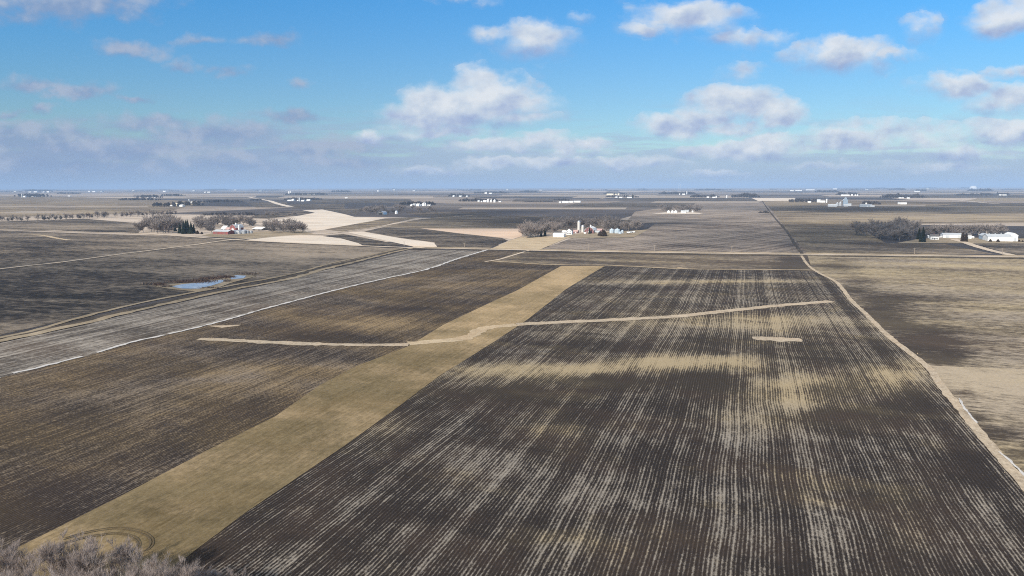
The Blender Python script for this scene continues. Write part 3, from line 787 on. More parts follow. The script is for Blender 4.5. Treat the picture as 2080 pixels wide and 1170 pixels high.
M_twigred = plain('reddish_twigs', (.25, .205, .185), .22, .25)
M_twignear = plain('grey_pink_twigs', (.39, .325, .29), .22, .5)
M_twigdark = plain('dark_twigs', (.16, .143, .135), .22, .25)
M_spruce = plain('spruce_needles', (.030, .042, .028), .35, .5)
M_juniper = plain('winter_juniper', (.060, .042, .030), .35, .5)
M_wood_far = plain('far_branches', (.085, .078, .080), .3, .02)
M_tyre = plain('tyre_rubber', (.025, .025, .025), .1, 2)


class MB:
    def __init__(s):
        s.v, s.f = [], []

    def box(s, x0, x1, y0, y1, z0, z1):
        k = len(s.v)
        s.v += [(x, y, z) for z in (z0, z1) for x, y in ((x0, y0), (x1, y0), (x1, y1), (x0, y1))]
        s.f += [(k + 3, k + 2, k + 1, k), (k + 4, k + 5, k + 6, k + 7)] + [(k + i, k + (i + 1) % 4, k + 4 + (i + 1) % 4, k + 4 + i) for i in range(4)]

    def prism(s, prof, y0, y1, axis='y'):
        """profile (across, up) pushed along y (or along x)"""
        k, n = len(s.v), len(prof)
        for y in (y0, y1):
            s.v += [((a, y, z) if axis == 'y' else (y, a, z)) for a, z in prof]
        s.f += [tuple(k + i for i in range(n)), tuple(k + n + i for i in range(n))[::-1]]
        s.f += [(k + i, k + n + i, k + n + (i + 1) % n, k + (i + 1) % n) for i in range(n)]

    def lathe(s, prof, n=20, cx=0, cy=0):
        k = len(s.v)
        for r, z in prof:
            s.v += [(cx + r * math.cos(2 * math.pi * i / n), cy + r * math.sin(2 * math.pi * i / n), z) for i in range(n)]
        for j in range(len(prof) - 1):
            s.f += [(k + j * n + i, k + j * n + (i + 1) % n, k + (j + 1) * n + (i + 1) % n, k + (j + 1) * n + i) for i in range(n)]
        s.f.append(tuple(k + (len(prof) - 1) * n + i for i in range(n)))

    def tube(s, p0, p1, r0, r1, n=4):
        d = (p1 - p0)
        if d.length < 1e-6: return
        d.normalize()
        a = d.orthogonal().normalized()
        b = d.cross(a)
        k = len(s.v)
        for p, r in ((p0, r0), (p1, r1)):
            s.v += [tuple(p + a * (r * math.cos(2 * math.pi * i / n)) + b * (r * math.sin(2 * math.pi * i / n))) for i in range(n)]
        s.f += [(k + i, k + (i + 1) % n, k + n + (i + 1) % n, k + n + i) for i in range(n)]

    def tri(s, a, b, c):
        k = len(s.v)
        s.v += [tuple(a), tuple(b), tuple(c)]
        s.f.append((k, k + 1, k + 2))

    def build(s, name, mat, parent=None, smooth=False):
        return obj(name, s.v, s.f, mat, parent, smooth)


# ------------------------------------------------------------------ farm buildings (front wall at local y = 0, standing on z = 0)
def spot(x0, x1, yb):
    p = P((x0 + x1) / 2, yb)
    return p, (x1 - x0) * mpp(p), mpp(p)


def shed(x0, x1, yb, yt, label, cat='barn', depth=None, ridge='x', wall=M_white, roof=M_roofgrey, doors=1, vents=0, group=None, wallf=.62, door_mat=M_roofgrey, windows=0, open_front=False):
    """pole barn or machine shed: walls with gables, overhanging roof slabs, sliding doors"""
    p, w_, s_ = spot(x0, x1, yb)
    h = (yb - yt) * s_
    d = depth or max(w_ * .5, 8)
    hw = h * wallf
    root = tag(empty('farm_shed', p), label, cat, group)
    wl = MB()
    t, o = .18, .45
    if ridge == 'x':
        wl.prism([(0, 0), (d, 0), (d, hw), (d / 2, h - .15), (0, hw)], -w_ / 2, w_ / 2, 'x')
        rf = MB()
        e = (h - hw) / (d / 2)
        rf.prism([(-o, hw - o * e), (d / 2, h), (d + o, hw - o * e), (d + o, hw - o * e + t), (d / 2, h + t), (-o, hw - o * e + t)], -w_ / 2 - o, w_ / 2 + o, 'x')
    else:
        wl.prism([(-w_ / 2, 0), (w_ / 2, 0), (w_ / 2, hw), (0, h - .15), (-w_ / 2, hw)], 0, d)
        rf = MB()
        e = (h - hw) / (w_ / 2)
        rf.prism([(-w_ / 2 - o, hw - o * e), (0, h), (w_ / 2 + o, hw - o * e), (w_ / 2 + o, hw - o * e + t), (0, h + t), (-w_ / 2 - o, hw - o * e + t)], -o, d + o)
    wl.build('wall', wall, root)
    r = rf.build('roof', roof, root)
    for i in range(vents):
        vb = MB()
        x = w_ * (-.36 + .72 * i / max(vents - 1, 1))
        vb.lathe([(.35, h - .1), (.35, h + .7), (.6, h + .75), (.05, h + 1.2)], 8, x, d / 2)
        vb.build('vent', M_white, r, True)
    for i in range(doors):
        db = MB()
        dw = min(4.2, w_ * .3)
        x = w_ * (-.28 + .56 * i / max(doors - 1, 1)) if doors > 1 else w_ * .12
        db.box(x - dw / 2, x + dw / 2, -.06, -.003, .02, min(hw * .82, 4.2))
        dr = db.build('door', M_doorshade if open_front else door_mat, root)  # open front: a dark panel stands in for the shade inside
        if not open_front:
            hb = MB()
            hb.box(x + dw / 2 - .5, x + dw / 2 - .38, -.12, -.063, 1.0, 1.5)
            hb.build('handle', M_rooftar, dr)
    for i in range(windows):
        x = w_ * (-.4 + .8 * (i + .5) / windows)
        win(root, x, 0, hw * .55, 1.0, .9)
    return root


def win(root, x, y, z, ww, hh):
    f = MB()
    f.box(x - ww / 2 - .1, x + ww / 2 + .1, y - .05, y - .003, z - hh / 2 - .1, z + hh / 2 + .1)
    fr = f.build('window', M_white, root)
    g = MB()
    g.box(x - ww / 2, x + ww / 2, y - .07, y - .053, z - hh / 2, z + hh / 2)
    g.build('pane', M_glass, fr)


def house(x0, x1, yb, yt, label, wall=M_white, roof=M_rooftar, ridge='y', group=None):
    p, w_, s_ = spot(x0, x1, yb)
    h = (yb - yt) * s_
    d = max(8, w_ * .9)
    root = tag(empty('farmhouse', p), label, 'house', group)
    hw, o, t = h * .66, .4, .2
    ax = w_ if ridge == 'y' else d
    wl, rf = MB(), MB()
    e = (h - hw) / (ax / 2)
    if ridge == 'y':
        wl.prism([(-w_ / 2, 0), (w_ / 2, 0), (w_ / 2, hw), (0, h - .1), (-w_ / 2, hw)], 0, d)
        rf.prism([(-w_ / 2 - o, hw - o * e), (0, h), (w_ / 2 + o, hw - o * e), (w_ / 2 + o, hw - o * e + t), (0, h + t), (-w_ / 2 - o, hw - o * e + t)], -o, d + o)
    else:
        wl.prism([(0, 0), (d, 0), (d, hw), (d / 2, h - .1), (0, hw)], -w_ / 2, w_ / 2, 'x')
        rf.prism([(-o, hw - o * e), (d / 2, h), (d + o, hw - o * e), (d + o, hw - o * e + t), (d / 2, h + t), (-o, hw - o * e + t)], -w_ / 2 - o, w_ / 2 + o, 'x')
    wl.build('wall', wall, root)
    r = rf.build('roof', roof, root)
    ch = MB()
    ch.box(-.4, .4, d / 2 + 1, d / 2 + 1.8, hw, h + 1.1)
    ch.build('chimney', M_red, r)
    db = MB()
    db.box(-.5, .5, -.07, -.003, .02, 2.1)
    dd = db.build('door', M_rooftar, root)
    kb = MB()
    kb.box(.32, .42, -.13, -.073, .95, 1.1)
    kb.build('handle', M_metal, dd)
    for sx in (-.3, .3):
        for z in ([1.6, 4.2] if hw > 4.5 else [1.5]):
            win(root, sx * w_, 0, z, .9, 1.2)
    pb = MB()
    pb.box(-w_ * .3, w_ * .3, -1.8, -.08, .003, .3)
    pb.box(-w_ * .32, w_ * .32, -2.0, -.08, 2.5, 2.66)
    for sx in (-1, 0, 1):
        pb.box(sx * w_ * .28 - .07, sx * w_ * .28 + .07, -1.8, -1.66, .3, 2.5)
    pb.build('porch', wall, root)
    return root


def gambrel(x0, x1, yb, yt, label, depth, wall, roof, end=None, group=None, cupola=True):
    p, w_, s_ = spot(x0, x1, yb)
    h = (yb - yt) * s_
    root = tag(empty('gambrel_barn', p), label, 'barn', group)
    hw = h * .45
    a = w_ / 2
    pr = [(-a, hw), (-a * .68, h * .78), (0, h), (a * .68, h * .78), (a, hw)]
    wl = MB()
    wl.prism([(-a, 0), (a, 0), (a, hw)] + [(x * .985, z - .12) for x, z in pr[::-1][1:-1]] + [(-a, hw)], 0, depth)
    wl.build('wall', wall, root)
    rf = MB()
    out = [(x * 1.03, z + .05) for x, z in pr]
    inn = [(x * 1.0, z - .1) for x, z in pr]
    rf.prism(out + inn[::-1], -.4, depth + .4)
    r = rf.build('roof', roof, root)
    if cupola:
        cb = MB()
        cb.box(-.8, .8, depth * .4, depth * .4 + 1.6, h - .3, h + 1.4)
        cb.lathe([(1.3, h + 1.4), (.05, h + 2.6)], 4, 0, depth * .4 + .8)
        cb.build('cupola', M_white, r)
    db = MB()
    db.box(-1.8, 1.8, -.08, -.003, .02, 3.4)
    db.build('door', end or M_white, root)
    win(root, 0, 0, hw + .3 * h * .5, 1.3, 1.3)
    for sx in (-.3, .3):
        win(root, sx * w_, 0, hw * .62, .8, .8)
    return root


def grain_bin(x0, x1, yb, yt, label, mat=M_metal, group=None, roof=None):
    p, w_, s_ = spot(x0, x1, yb)
    h, r = (yb - yt) * s_, w_ / 2
    root = tag(empty('grain_bin', p + Vector((0, r, 0))), label, 'grain bin', group)
    he = h * .70
    wl = MB()
    n = max(6, int(he / .8))
    prof = []
    for i in range(n):
        z0, z1 = he * i / n, he * (i + 1) / n
        prof += [(r, z0), (r, z1 - .14), (r + .06, z1 - .10), (r + .06, z1 - .03)]
    prof.append((r, he))
    wl.lathe(prof, 28)
    wl.build('wall', mat, root, False)
    rf = MB()
    rf.lathe([(r + .16, he - .02), (r + .12, he + .08), (r * .16, h - .25), (r * .16, h - .05), (r * .02, h)], 28)
    ro = rf.build('roof', roof or mat, root, False)
    lb = MB()
    for k in (-.22, .22):
        lb.box(k - .03, k + .03, -r - .22, -r - .16, .05, he + .1)
    for k in range(int(he / .45)):
        lb.box(-.19, .19, -r - .21, -r - .17, .3 + k * .45, .34 + k * .45)
    lb.build('ladder', M_metal, root)
    db = MB()
    db.box(-.6, .6, -r - .14, -r + .2, .5, 2.2)
    db.build('door', M_roofgrey, root)
    return root


def silo(x0, x1, yb, yt, label, mat=M_conc, dome=M_metal, group=None):
    p, w_, s_ = spot(x0, x1, yb)
    h, r = (yb - yt) * s_, w_ / 2
    root = tag(empty('silo', p + Vector((0, r, 0))), label, 'silo', group)
    he = h - r * .95
    prof = []
    n = max(8, int(he / 1.1))
    for i in range(n):
        z0, z1 = he * i / n, he * (i + 1) / n
        prof += [(r, z0), (r, z1 - .16), (r + .05, z1 - .13), (r + .05, z1 - .03)]
    prof.append((r, he))
    wl = MB()
    wl.lathe(prof, 26)
    wl.build('wall', mat, root)
    dm = MB()
    dm.lathe([(r * 1.04 * math.cos(a * math.pi / 20), he + r * .95 * math.sin(a * math.pi / 20)) for a in range(0, 10)] + [(.02, h)], 26)
    dm.build('dome', dome, root, True)
    ct = MB()
    ct.box(r * .3, r * .3 + .9, -r - .55, -r * .6, .02, he * .97)
    ct.build('chute', mat, root)
    return root


def quonset(x0, x1, yb, yt, label, depth=16, mat=M_metal, open_end=True):
    p, w_, s_ = spot(x0, x1, yb)
    h, a = (yb - yt) * s_, w_ / 2
    root = tag(empty('quonset_shed', p), label, 'shed')
    arc = [(a * math.cos(t * math.pi / 14), h * (math.sin(t * math.pi / 14)) ** .8) for t in range(15)]
    inn = [(x * .96, max(0, z - .15)) for x, z in arc]
    sh = MB()
    sh.prism(arc + inn[::-1], 0, depth)
    sh.build('shell', mat, root)
    e = MB()
    e.prism([(x * .95, max(0, z - .2)) for x, z in arc], .25 if open_end else .1, depth - .1)
    e.build('end_wall', M_doorshade if open_end else mat, root)  # open end: filled with a dark block painted as interior shade
    fr = MB()
    for sx in (-1, 1):
        fr.box(sx * a * .6 - .12, sx * a * .6 + .12, -.02, .2, 0, h * .62)
    fr.box(-a * .6, a * .6, -.02, .2, h * .62, h * .62 + .25)
    fr.build('door_frame', M_white, root)
    return root


def elevator(x0, x1, yb, yt, label):
    p, w_, s_ = spot(x0, x1, yb)
    h = (yb - yt) * s_
    root = tag(empty('grain_elevator', p), label, 'grain elevator')
    a = w_ / 2
    b = MB()
    b.prism([(-a, 0), (a, 0), (a, h * .72), (a * .45, h * .80), (-a * .45, h * .80), (-a, h * .72)], 0, w_ * 1.1)
    b.build('wall', M_bluegrey2, root)
    hd = MB()
    hd.prism([(-a * .45, h * .80), (a * .45, h * .80), (a * .45, h * .93), (0, h), (-a * .45, h * .93)], w_ * .15, w_ * .95)
    hd.build('head_house', M_bluegrey2, root)
    lg = MB()
    lg.tube(Vector((0, .5, h * .93)), Vector((-a * 2.4, 1, h * .45)), .6, .6, 8)
    lg.build('spout', M_metal, root)
    an = MB()
    an.box(a, a + w_ * .8, 1, w_ * .8, 0, h * .3)
    an.build('annex', M_white, root)
    return root


M_bluegrey2 = plain('elevator_steel', (.46, .55, .62), .08, .2, .5, .4)


def pole(x, y, hpx, label):
    p = P(x, y)
    h = hpx * mpp(p)
    root = tag(empty('utility_pole', p), label, 'utility pole', 'wooden poles along the gravel road')
    b = MB()
    b.tube(Vector((0, 0, 0)), Vector((0, 0, h)), .26, .19, 8)
    b.build('pole', M_pole, root)
    c = MB()
    c.box(-1.2, 1.2, -.3, -.2, h - .9, h - .72)
    cr = c.build('crossarm', M_pole, root)
    for sx in (-1.05, 0, 1.05):
        i = MB()
        i.lathe([(.06, h - .72), (.09, h - .64), (.05, h - .5)], 8, sx, -.25)
        i.build('insulator', M_ceramic, cr)
    return root


# farm with the red barn (left)
shed(429.5, 467, 476.2, 467.2, 'long low red shed with grey steel roof in front of the red barn', depth=13, wall=M_red, roof=M_roofgrey, wallf=.66, doors=2, door_mat=M_redold)
quonset(467.5, 478, 475.4, 467.8, 'dark open fronted round roof shed beside the long red shed')
quonset(478.5, 487.5, 475.2, 467.4, 'closed grey round roof shed next to the dark open shed', mat=M_metal, open_end=False)
grain_bin(488.5, 497, 475, 466.2, 'largest grey steel grain bin right of the round roof sheds')
grain_bin(498, 504.5, 474.6, 467.5, 'middle grey steel grain bin at the red farm')
grain_bin(505.5, 511.5, 474.3, 467.8, 'small grey steel grain bin at the right end of the red farm')
gambrel(465.5, 480, 468.6, 456.2, 'tall red gambrel barn with grey roof and white loft window', 18, M_red, M_roofgrey)
silo(482.5, 487.3, 468.4, 455.8, 'white stave silo behind the red gambrel barn', mat=M_white)
shed(448, 458.6, 466.6, 459, 'small shed with bright white roof left of the red barn', 'shed', 12, 'x', M_rooftar, M_white, wallf=.3)
shed(457.5, 466, 467.8, 462.2, 'low lean to shed with faded pink roof against the red barn', 'shed', 8, 'x', M_wood, M_pink, wallf=.4)
shed(510, 533, 468.0, 461.8, 'open sided shed with wide white roof at the grove edge', 'shed', 20, 'x', M_wood, M_white, wallf=.42, open_front=True, doors=2)

# white farm with the silo (centre)
shed(1123, 1145, 482, 473.6, 'long white garage at the left end of the white farm', 'garage', 10, 'x', M_white, M_white, doors=3, door_mat=M_white, wallf=.62)
shed(1141.5, 1149, 476.5, 468.5, 'small white outbuilding with dark doorway between garage and house', 'outbuilding', 8, 'x', M_white, M_white, open_front=True)
house(1150, 1161.5, 476.5, 464.6, 'two storey white farmhouse with steep gable left of the silo')
silo(1172, 1178, 471.8, 448, 'tall grey concrete silo at the white farm', mat=M_conc)
silo(1179.4, 1186, 471.5, 456.8, 'short stave silo with shiny dome beside the tall concrete silo', mat=M_conc)
gambrel(1187.5, 1206, 474.2, 460.8, 'red gambrel barn with pale weathered roof at the white farm', 22, M_redold, M_white, end=M_white)
shed(1163, 1173, 473.8, 467.4, 'red low shed between the farmhouse and the silo', 'shed', 9, 'x', M_redold, M_pink, wallf=.55)
shed(1186, 1190, 475.2, 472.4, 'tiny white pump shed in front of the gambrel barn', 'shed', 3, 'x', M_white, M_white)
shed(1207.5, 1217, 474.2, 468.8, 'grey wooden shed leaning against the gambrel barn', 'shed', 9, 'x', M_wood, M_roofgrey, wallf=.5)
shed(1211, 1222, 470, 465, 'long red roofed shed behind the grey wooden shed', 'shed', 10, 'x', M_redold, M_pink, wallf=.5)
grain_bin(1237.2, 1246, 474, 464, 'left tall galvanised grain bin right of the dark juniper', M_bluegrey2)
grain_bin(1247, 1258.3, 474.2, 464, 'largest galvanised grain bin at the white farm', M_bluegrey2)
grain_bin(1256, 1262, 475.4, 470, 'small squat grain bin in front of the largest bin', M_bluegrey2)
grain_bin(1261, 1266, 474.2, 467, 'narrow grain bin right of the largest bin', M_bluegrey2)


def wagon(x, y, label, body, w_=4.5):
    p = P(x, y)
    root = tag(empty('farm_wagon', p, .4), label, 'farm wagon', 'machinery parked at the white farm')
    b = MB()
    b.prism([(-w_ / 2 + .5, 1.0), (w_ / 2 - .5, 1.0), (w_ / 2, 2.7), (-w_ / 2, 2.7)], -1.1, 1.1)
    b.build('box', body, root)
    for sx in (-1, 1):
        for sy in (-1, 1):
            t = MB()
            t.prism([(sx * w_ * .32 + .5 * math.cos(a * .524), .5 + .5 * math.sin(a * .524)) for a in range(12)], sy * 1.15 - .14, sy * 1.15 + .14)
            t.build('wheel', M_tyre, root)
    tg = MB()
    tg.box(-w_ / 2 - 1.8, -w_ / 2 + .6, -.06, .06, .7, .85)
    tg.build('tongue', M_rooftar, root)


wagon(1276, 474.5, 'white farm wagon nearest the grain bins', M_white)
wagon(1281, 473.8, 'pale grey farm wagon in the middle of the parked machinery', M_roofgrey)
wagon(1287, 473.4, 'white farm wagon at the far end of the parked machinery', M_white, 3.8)

# white sheds (right)
house(1891, 1906, 487.0, 476.4, 'white farmhouse with dark roof beside the dark spruce', ridge='x')
shed(1885.5, 1889.5, 483.2, 478.2, 'tiny white shed between spruce and farmhouse', 'shed', 4, 'x', M_white, M_white)
shed(1907, 1917, 482.8, 480.4, 'low white carport right of the farmhouse', 'carport', 8, 'x', M_white, M_white)
shed(1918, 1956, 483.6, 474.2, 'long white barn with grey roof behind the columnar evergreens', depth=14, wallf=.70, doors=2, vents=0)
shed(1958, 1972, 485.0, 474.4, 'white shed with dark roof joined to the long white barn', depth=12, wallf=.7, roof=M_rooftar, ridge='x')
shed(1971.5, 1978, 484.2, 480.2, 'small white lean to at the end of the white barn', 'shed', 6, 'x', M_white, M_white)
shed(1997, 2009.5, 487.2, 474.8, 'gabled shed in painted blue grey shade at the left end of the largest shed', depth=16, wall=M_bluegrey, roof=M_roofgrey, ridge='y', wallf=.68)  # dim gable: its shade is painted as blue grey
shed(2009.8, 2053.5, 490.2, 476.6, 'largest long white machine shed with grey roof', depth=20, wallf=.66, doors=2, vents=4, door_mat=M_white)
shed(2053.8, 2066, 490.4, 473.8, 'tall white gabled end of the largest machine shed', depth=24, ridge='y', wallf=.74, roof=M_white)

# three bin farmstead
for k, (x0, x1, lb) in enumerate([(1354.8, 1360.6, 'leftmost of the three white grain bins before the striped field'), (1362.4, 1368.2, 'middle of the three white grain bins before the striped field'), (1369.2, 1375.2, 'rightmost of the three white grain bins before the striped field')]):
    grain_bin(x0, x1, 432.6, 427.2, lb, M_white, 'three white grain bins', M_white)
shed(1383, 1393, 433, 427.4, 'white shed right of the three white grain bins', depth=12, ridge='x')
shed(1392, 1398.5, 431, 426.4, 'grey barn tucked behind the white shed of the bin farmstead', depth=10, wall=M_roofgrey)
grain_bin(1404.6, 1408.6, 431.4, 427.6, 'small white bin alone at the right of the bin farmstead', M_white, None, M_white)

# grey shed in the grove and the farm beyond it
quonset(766.5, 780, 436.2, 429, 'grey round roofed shed with dark doorway at the grove edge', 18, M_metal)
silo(801, 807, 434.6, 427.6, 'white squat silo half hidden in the grey grove', M_white)
FARM = [
    # far farms: kind, x0, x1, base, top, label
    ('shed', 833, 837, 418.6, 415.2, 'little white shed at the left of the farm behind the grove'),
    ('house', 838, 843.5, 418.2, 413.6, 'white house of the farm behind the grove'),
    ('shed', 845, 851.5, 418.8, 413.8, 'white barn in the middle of the farm behind the grove'),
    ('shed', 852, 855, 417.8, 415, 'small white shed right of the middle barn behind the grove'),
    ('gambrel', 857, 862.4, 418.2, 411.6, 'tall white round topped barn of the farm behind the grove'),
    ('silo', 863.3, 865.3, 418.2, 412.4, 'slim white silo beside the tall white round topped barn'),
    ('shed', 866.5, 874, 418, 415.8, 'long low white shed right of the slim white silo'),
    ('shed', 583, 593, 408.2, 405.8, 'long low white barn left of the slender silo'),
    ('shed', 592, 596.4, 408.2, 404.2, 'taller white barn end beside the long low barn'),
    ('silo', 606.6, 609, 408.8, 401.6, 'slender pale silo between the far white barns'),
    ('shed', 603, 606.4, 408.2, 406, 'small pale shed at the foot of the slender silo'),
    ('shed', 611, 618, 409, 406.2, 'white shed just right of the slender silo'),
    ('shed', 622, 629.6, 408.2, 405, 'rightmost white barn of the far white barns'),
    ('house', 970, 974, 410.2, 406.4, 'white house at the left of the far bin row'),
    ('shed', 976.5, 979, 410.4, 408, 'tiny white shed left of the far bin row'),
    ('shed', 981, 988, 410.4, 406.8, 'white barn left of the far bin row'),
    ('bin', 988.8, 992.8, 411, 403.4, 'tallest bin of the far bin row'),
    ('bin', 995, 999, 411, 404.8, 'middle bin of the far bin row'),
    ('bin', 1001.4, 1006.4, 411.2, 405, 'wide right bin of the far bin row'),
    ('shed', 1012.5, 1017.6, 410.6, 408.6, 'low white shed right of the far bin row'),
    ('shed', 1135, 1139.4, 412.4, 409.4, 'short white shed starting the long white farm row'),
    ('shed', 1141, 1155, 412, 408.8, 'long white livestock shed in the left of the farm row'),
    ('shed', 1156, 1164, 411.6, 408.2, 'white livestock shed in the middle of the farm row'),
    ('shed', 1165, 1179, 411.2, 408, 'longest white livestock shed ending the farm row'),
    ('cream', 1232, 1246, 396, 393.2, 'long cream shed of the far yellow sheds'),
    ('cream', 1249, 1252.6, 395.8, 393.6, 'short cream shed beside the long cream shed'),
    ('cream', 1254.6, 1257.8, 396, 393, 'small tall cream shed right of the cream sheds'),
    ('house', 1250, 1254, 402, 399, 'white house below the far yellow sheds'),
    ('shed', 1257.8, 1264, 402.2, 399.8, 'white barn right of the house below the yellow sheds'),
    ('shed', 1273.6, 1283.4, 402.2, 399.8, 'long white barn by dark evergreens below the yellow sheds'),
    ('silo', 1379.6, 1381.2, 396.2, 392.8, 'tiny white silo before the dark blue wood'),
    ('shed', 1386, 1391.4, 395.8, 393.4, 'pale shed before the dark blue wood'),
    ('silo', 1394.2, 1396, 394.6, 388.8, 'slim pale tower rising before the dark blue wood'),
    ('shed', 1435.6, 1440, 401.8, 399.2, 'white shed left of the black field bar'),
    ('shed', 1447, 1453, 402, 399.8, 'low white shed above the black field bar'),
    ('silo', 1453.4, 1456, 402, 397.6, 'stub silo above the black field bar'),
    ('silo', 1475, 1477.2, 402.4, 396.6, 'lone white silo above the black field bar'),
    ('shed', 1641, 1647, 411.6, 408.8, 'little white shed left of the elevator farm'),
    ('house', 1659.6, 1666, 411.2, 404.8, 'white steep roofed house left of the grain elevator'),
    ('shed', 1666.5, 1675.6, 411.4, 407.6, 'white shed right of the steep roofed house'),
    ('silo', 1677.6, 1680.4, 411.8, 404, 'white silo at the end of the white shed'),
    ('shed', 1683, 1699, 419.8, 414.6, 'broad white warehouse in front of the grain elevator'),
    ('bin', 1698.6, 1703, 419, 410.6, 'left steel bin beside the grain elevator'),
    ('bin', 1704.6, 1709, 418.6, 409.4, 'right steel bin beside the grain elevator'),
    ('shed', 1714, 1722, 419.4, 415, 'white office shed at the foot of the grain elevator'),
    ('grey', 1748, 1770, 420.4, 415, 'long grey shed among bare trees right of the elevator'),
    ('silo', 1758, 1760.6, 416, 411.6, 'small blue bin behind the long grey shed'),
    ('shed', 1768, 1776, 420.6, 417.4, 'pale shed ending the long grey shed'),
    ('shed', 1709.6, 1724.8, 398, 395.2, 'long white barn by the wood beyond the elevator'),
    ('shed', 1729, 1732, 397.4, 394.6, 'tiny white shed right of the barn beyond the elevator'),
    ('bin', 1736, 1739.4, 397.8, 394.8, 'left tiny bin right of the barn beyond the elevator'),
    ('bin', 1740.4, 1743.4, 398, 394.8, 'right tiny bin right of the barn beyond the elevator'),
    ('shed', 1826, 1831, 402.8, 400.8, 'pale low shed before the right far wood'),
    ('shed', 1832.6, 1835.6, 402.8, 401, 'tiny pale shed before the right far wood'),
    ('house', 1842.6, 1847.4, 403.6, 400.4, 'white house before the right far wood'),
    ('shed', 1829.6, 1841, 415, 411.4, 'bright white shed alone on the tan plain'),
    ('house', 1824, 1828, 414.8, 410.8, 'little house left of the bright white shed'),
    ('shed', 2030, 2034, 397, 394.8, 'small white shed by the lone dark evergreen'),
    ('shed', 2037, 2044, 397, 395, 'low white shed right of the lone dark evergreen'),
    ('silo', 43, 45, 401.4, 393.4, 'white silo in front of the far left grove'),
    ('shed', 46, 52, 400.6, 397.8, 'white barn right of the far left silo'),
    ('shed', 56, 61, 400.2, 397.6, 'white shed in the middle of the far left grove'),
    ('shed', 64, 69.6, 400, 398.2, 'low white shed at the right of the far left grove'),
    ('shed', 56.6, 64, 390.6, 388.8, 'left white barn on the far left skyline'),
    ('shed', 67, 76, 390.8, 388.4, 'middle white barn on the far left skyline'),
    ('shed', 85, 91, 390.8, 389, 'low white barn on the far left skyline'),
    ('shed', 94, 100.4, 390.8, 388.4, 'rightmost white barn on the far left skyline'),
    ('shed', 137, 143, 398.9, 397.2, 'lone white shed on the far left pale band'),
    ('shed', 178, 183, 389.8, 387.8, 'pale pink barn on the left skyline'),
    ('shed', 186, 194.6, 390, 388, 'white long barn on the left skyline beside the pink barn'),
    ('cream', 352, 360, 418.6, 413, 'cream farmhouse with gables in the far grove'),
    ('shed', 344, 351, 418.8, 416.6, 'low white shed left of the cream farmhouse'),
    ('shed', 363.6, 371.4, 419.8, 415.8, 'white barn right of the cream farmhouse'),
    ('silo', 382, 384.4, 409.6, 405, 'white silo above the far grove of the cream farmhouse'),
    ('shed', 386, 394, 411.4, 409.6, 'low pale shed right of the white silo above the grove'),
    ('shed', 299, 303, 401.8, 399.8, 'small white shed in the left far wood'),
    ('shed', 311, 316, 401.8, 399.6, 'white barn at the right end of the left far wood'),
    ('shed', 330, 337, 389.6, 387.6, 'white barn on the skyline above the cream farmhouse'),
    ('shed', 414, 418, 391.4, 389.6, 'small white shed on the skyline right of the cream farmhouse'),
    ('shed', 420, 427, 391.2, 389.4, 'white barn on the skyline right of the cream farmhouse'),
    ('bin', 584, 588, 393.8, 388.4, 'pale bin of the little skyline elevator'),
    ('silo', 588.6, 591, 393.4, 387.6, 'pale tower of the little skyline elevator'),
    ('cream', 624, 632, 396, 393.2, 'cream house in the dark skyline grove'),
    ('shed', 634, 640, 395.6, 393, 'white shed in the dark skyline grove'),
    ('shed', 700, 706, 402.6, 401, 'lone white shed at the end of a pale field'),
    ('bin', 765, 769.4, 389.2, 385.8, 'lone white bin on the middle skyline'),
    ('shed', 919, 923, 399.8, 396.8, 'small white shed in the middle distance grove'),
    ('house', 932, 937.6, 399.8, 397, 'white house right of the middle distance grove'),
    ('house', 946, 950, 399.8, 397.2, 'pale blue house right of the middle distance grove'),
    ('shed', 984, 989, 393.4, 390.8, 'pale shed in the skyline grove above the bin row'),
    ('shed', 993, 999.4, 393.6, 391.6, 'white shed in the skyline grove above the bin row'),
    ('shed', 1605, 1612, 388.2, 386.4, 'left white skyline shed above the elevator farm'),
    ('shed', 1616, 1628, 387.8, 386, 'middle white skyline shed above the elevator farm'),
    ('shed', 1638, 1654, 386.4, 384.6, 'long white skyline shed above the elevator farm'),
    ('shed', 1692, 1699.6, 384.6, 382.8, 'white skyline shed behind the right blue wood'),
    ('shed', 1858, 1868, 389.8, 387.8, 'white shed before the right skyline wood'),
]
SHEDKW = {'shed': {}, 'cream': dict(wall=M_cream, roof=M_cream), 'grey': dict(wall=M_roofgrey, roof=M_roofgrey)}
for kd, x0, x1, yb, yt, lb in FARM:
    if kd in SHEDKW:
        kw = dict(depth=max(12, (x1 - x0) * mpp(P(x0, yb)) * .4), roof=M_white, door_mat=M_white, wallf=.66)
        kw.update(SHEDKW[kd])
        shed(x0, x1, yb, yt, lb, 'barn' if 'barn' in lb else 'house' if 'house' in lb else 'shed', **kw)
    elif kd == 'house': house(x0, x1, yb, yt, lb, roof=M_roofgrey, ridge='x')
    elif kd == 'gambrel': gambrel(x0, x1, yb, yt, lb, 16, M_white, M_white, cupola=False)
    elif kd == 'silo': silo(x0, x1, yb, yt, lb, M_white, M_white)
    elif kd == 'bin': grain_bin(x0, x1, yb, yt, lb, M_white, None, M_white)
elevator(1713, 1721.4, 418.6, 400.8, 'tall blue grey grain elevator with head house on the plain')

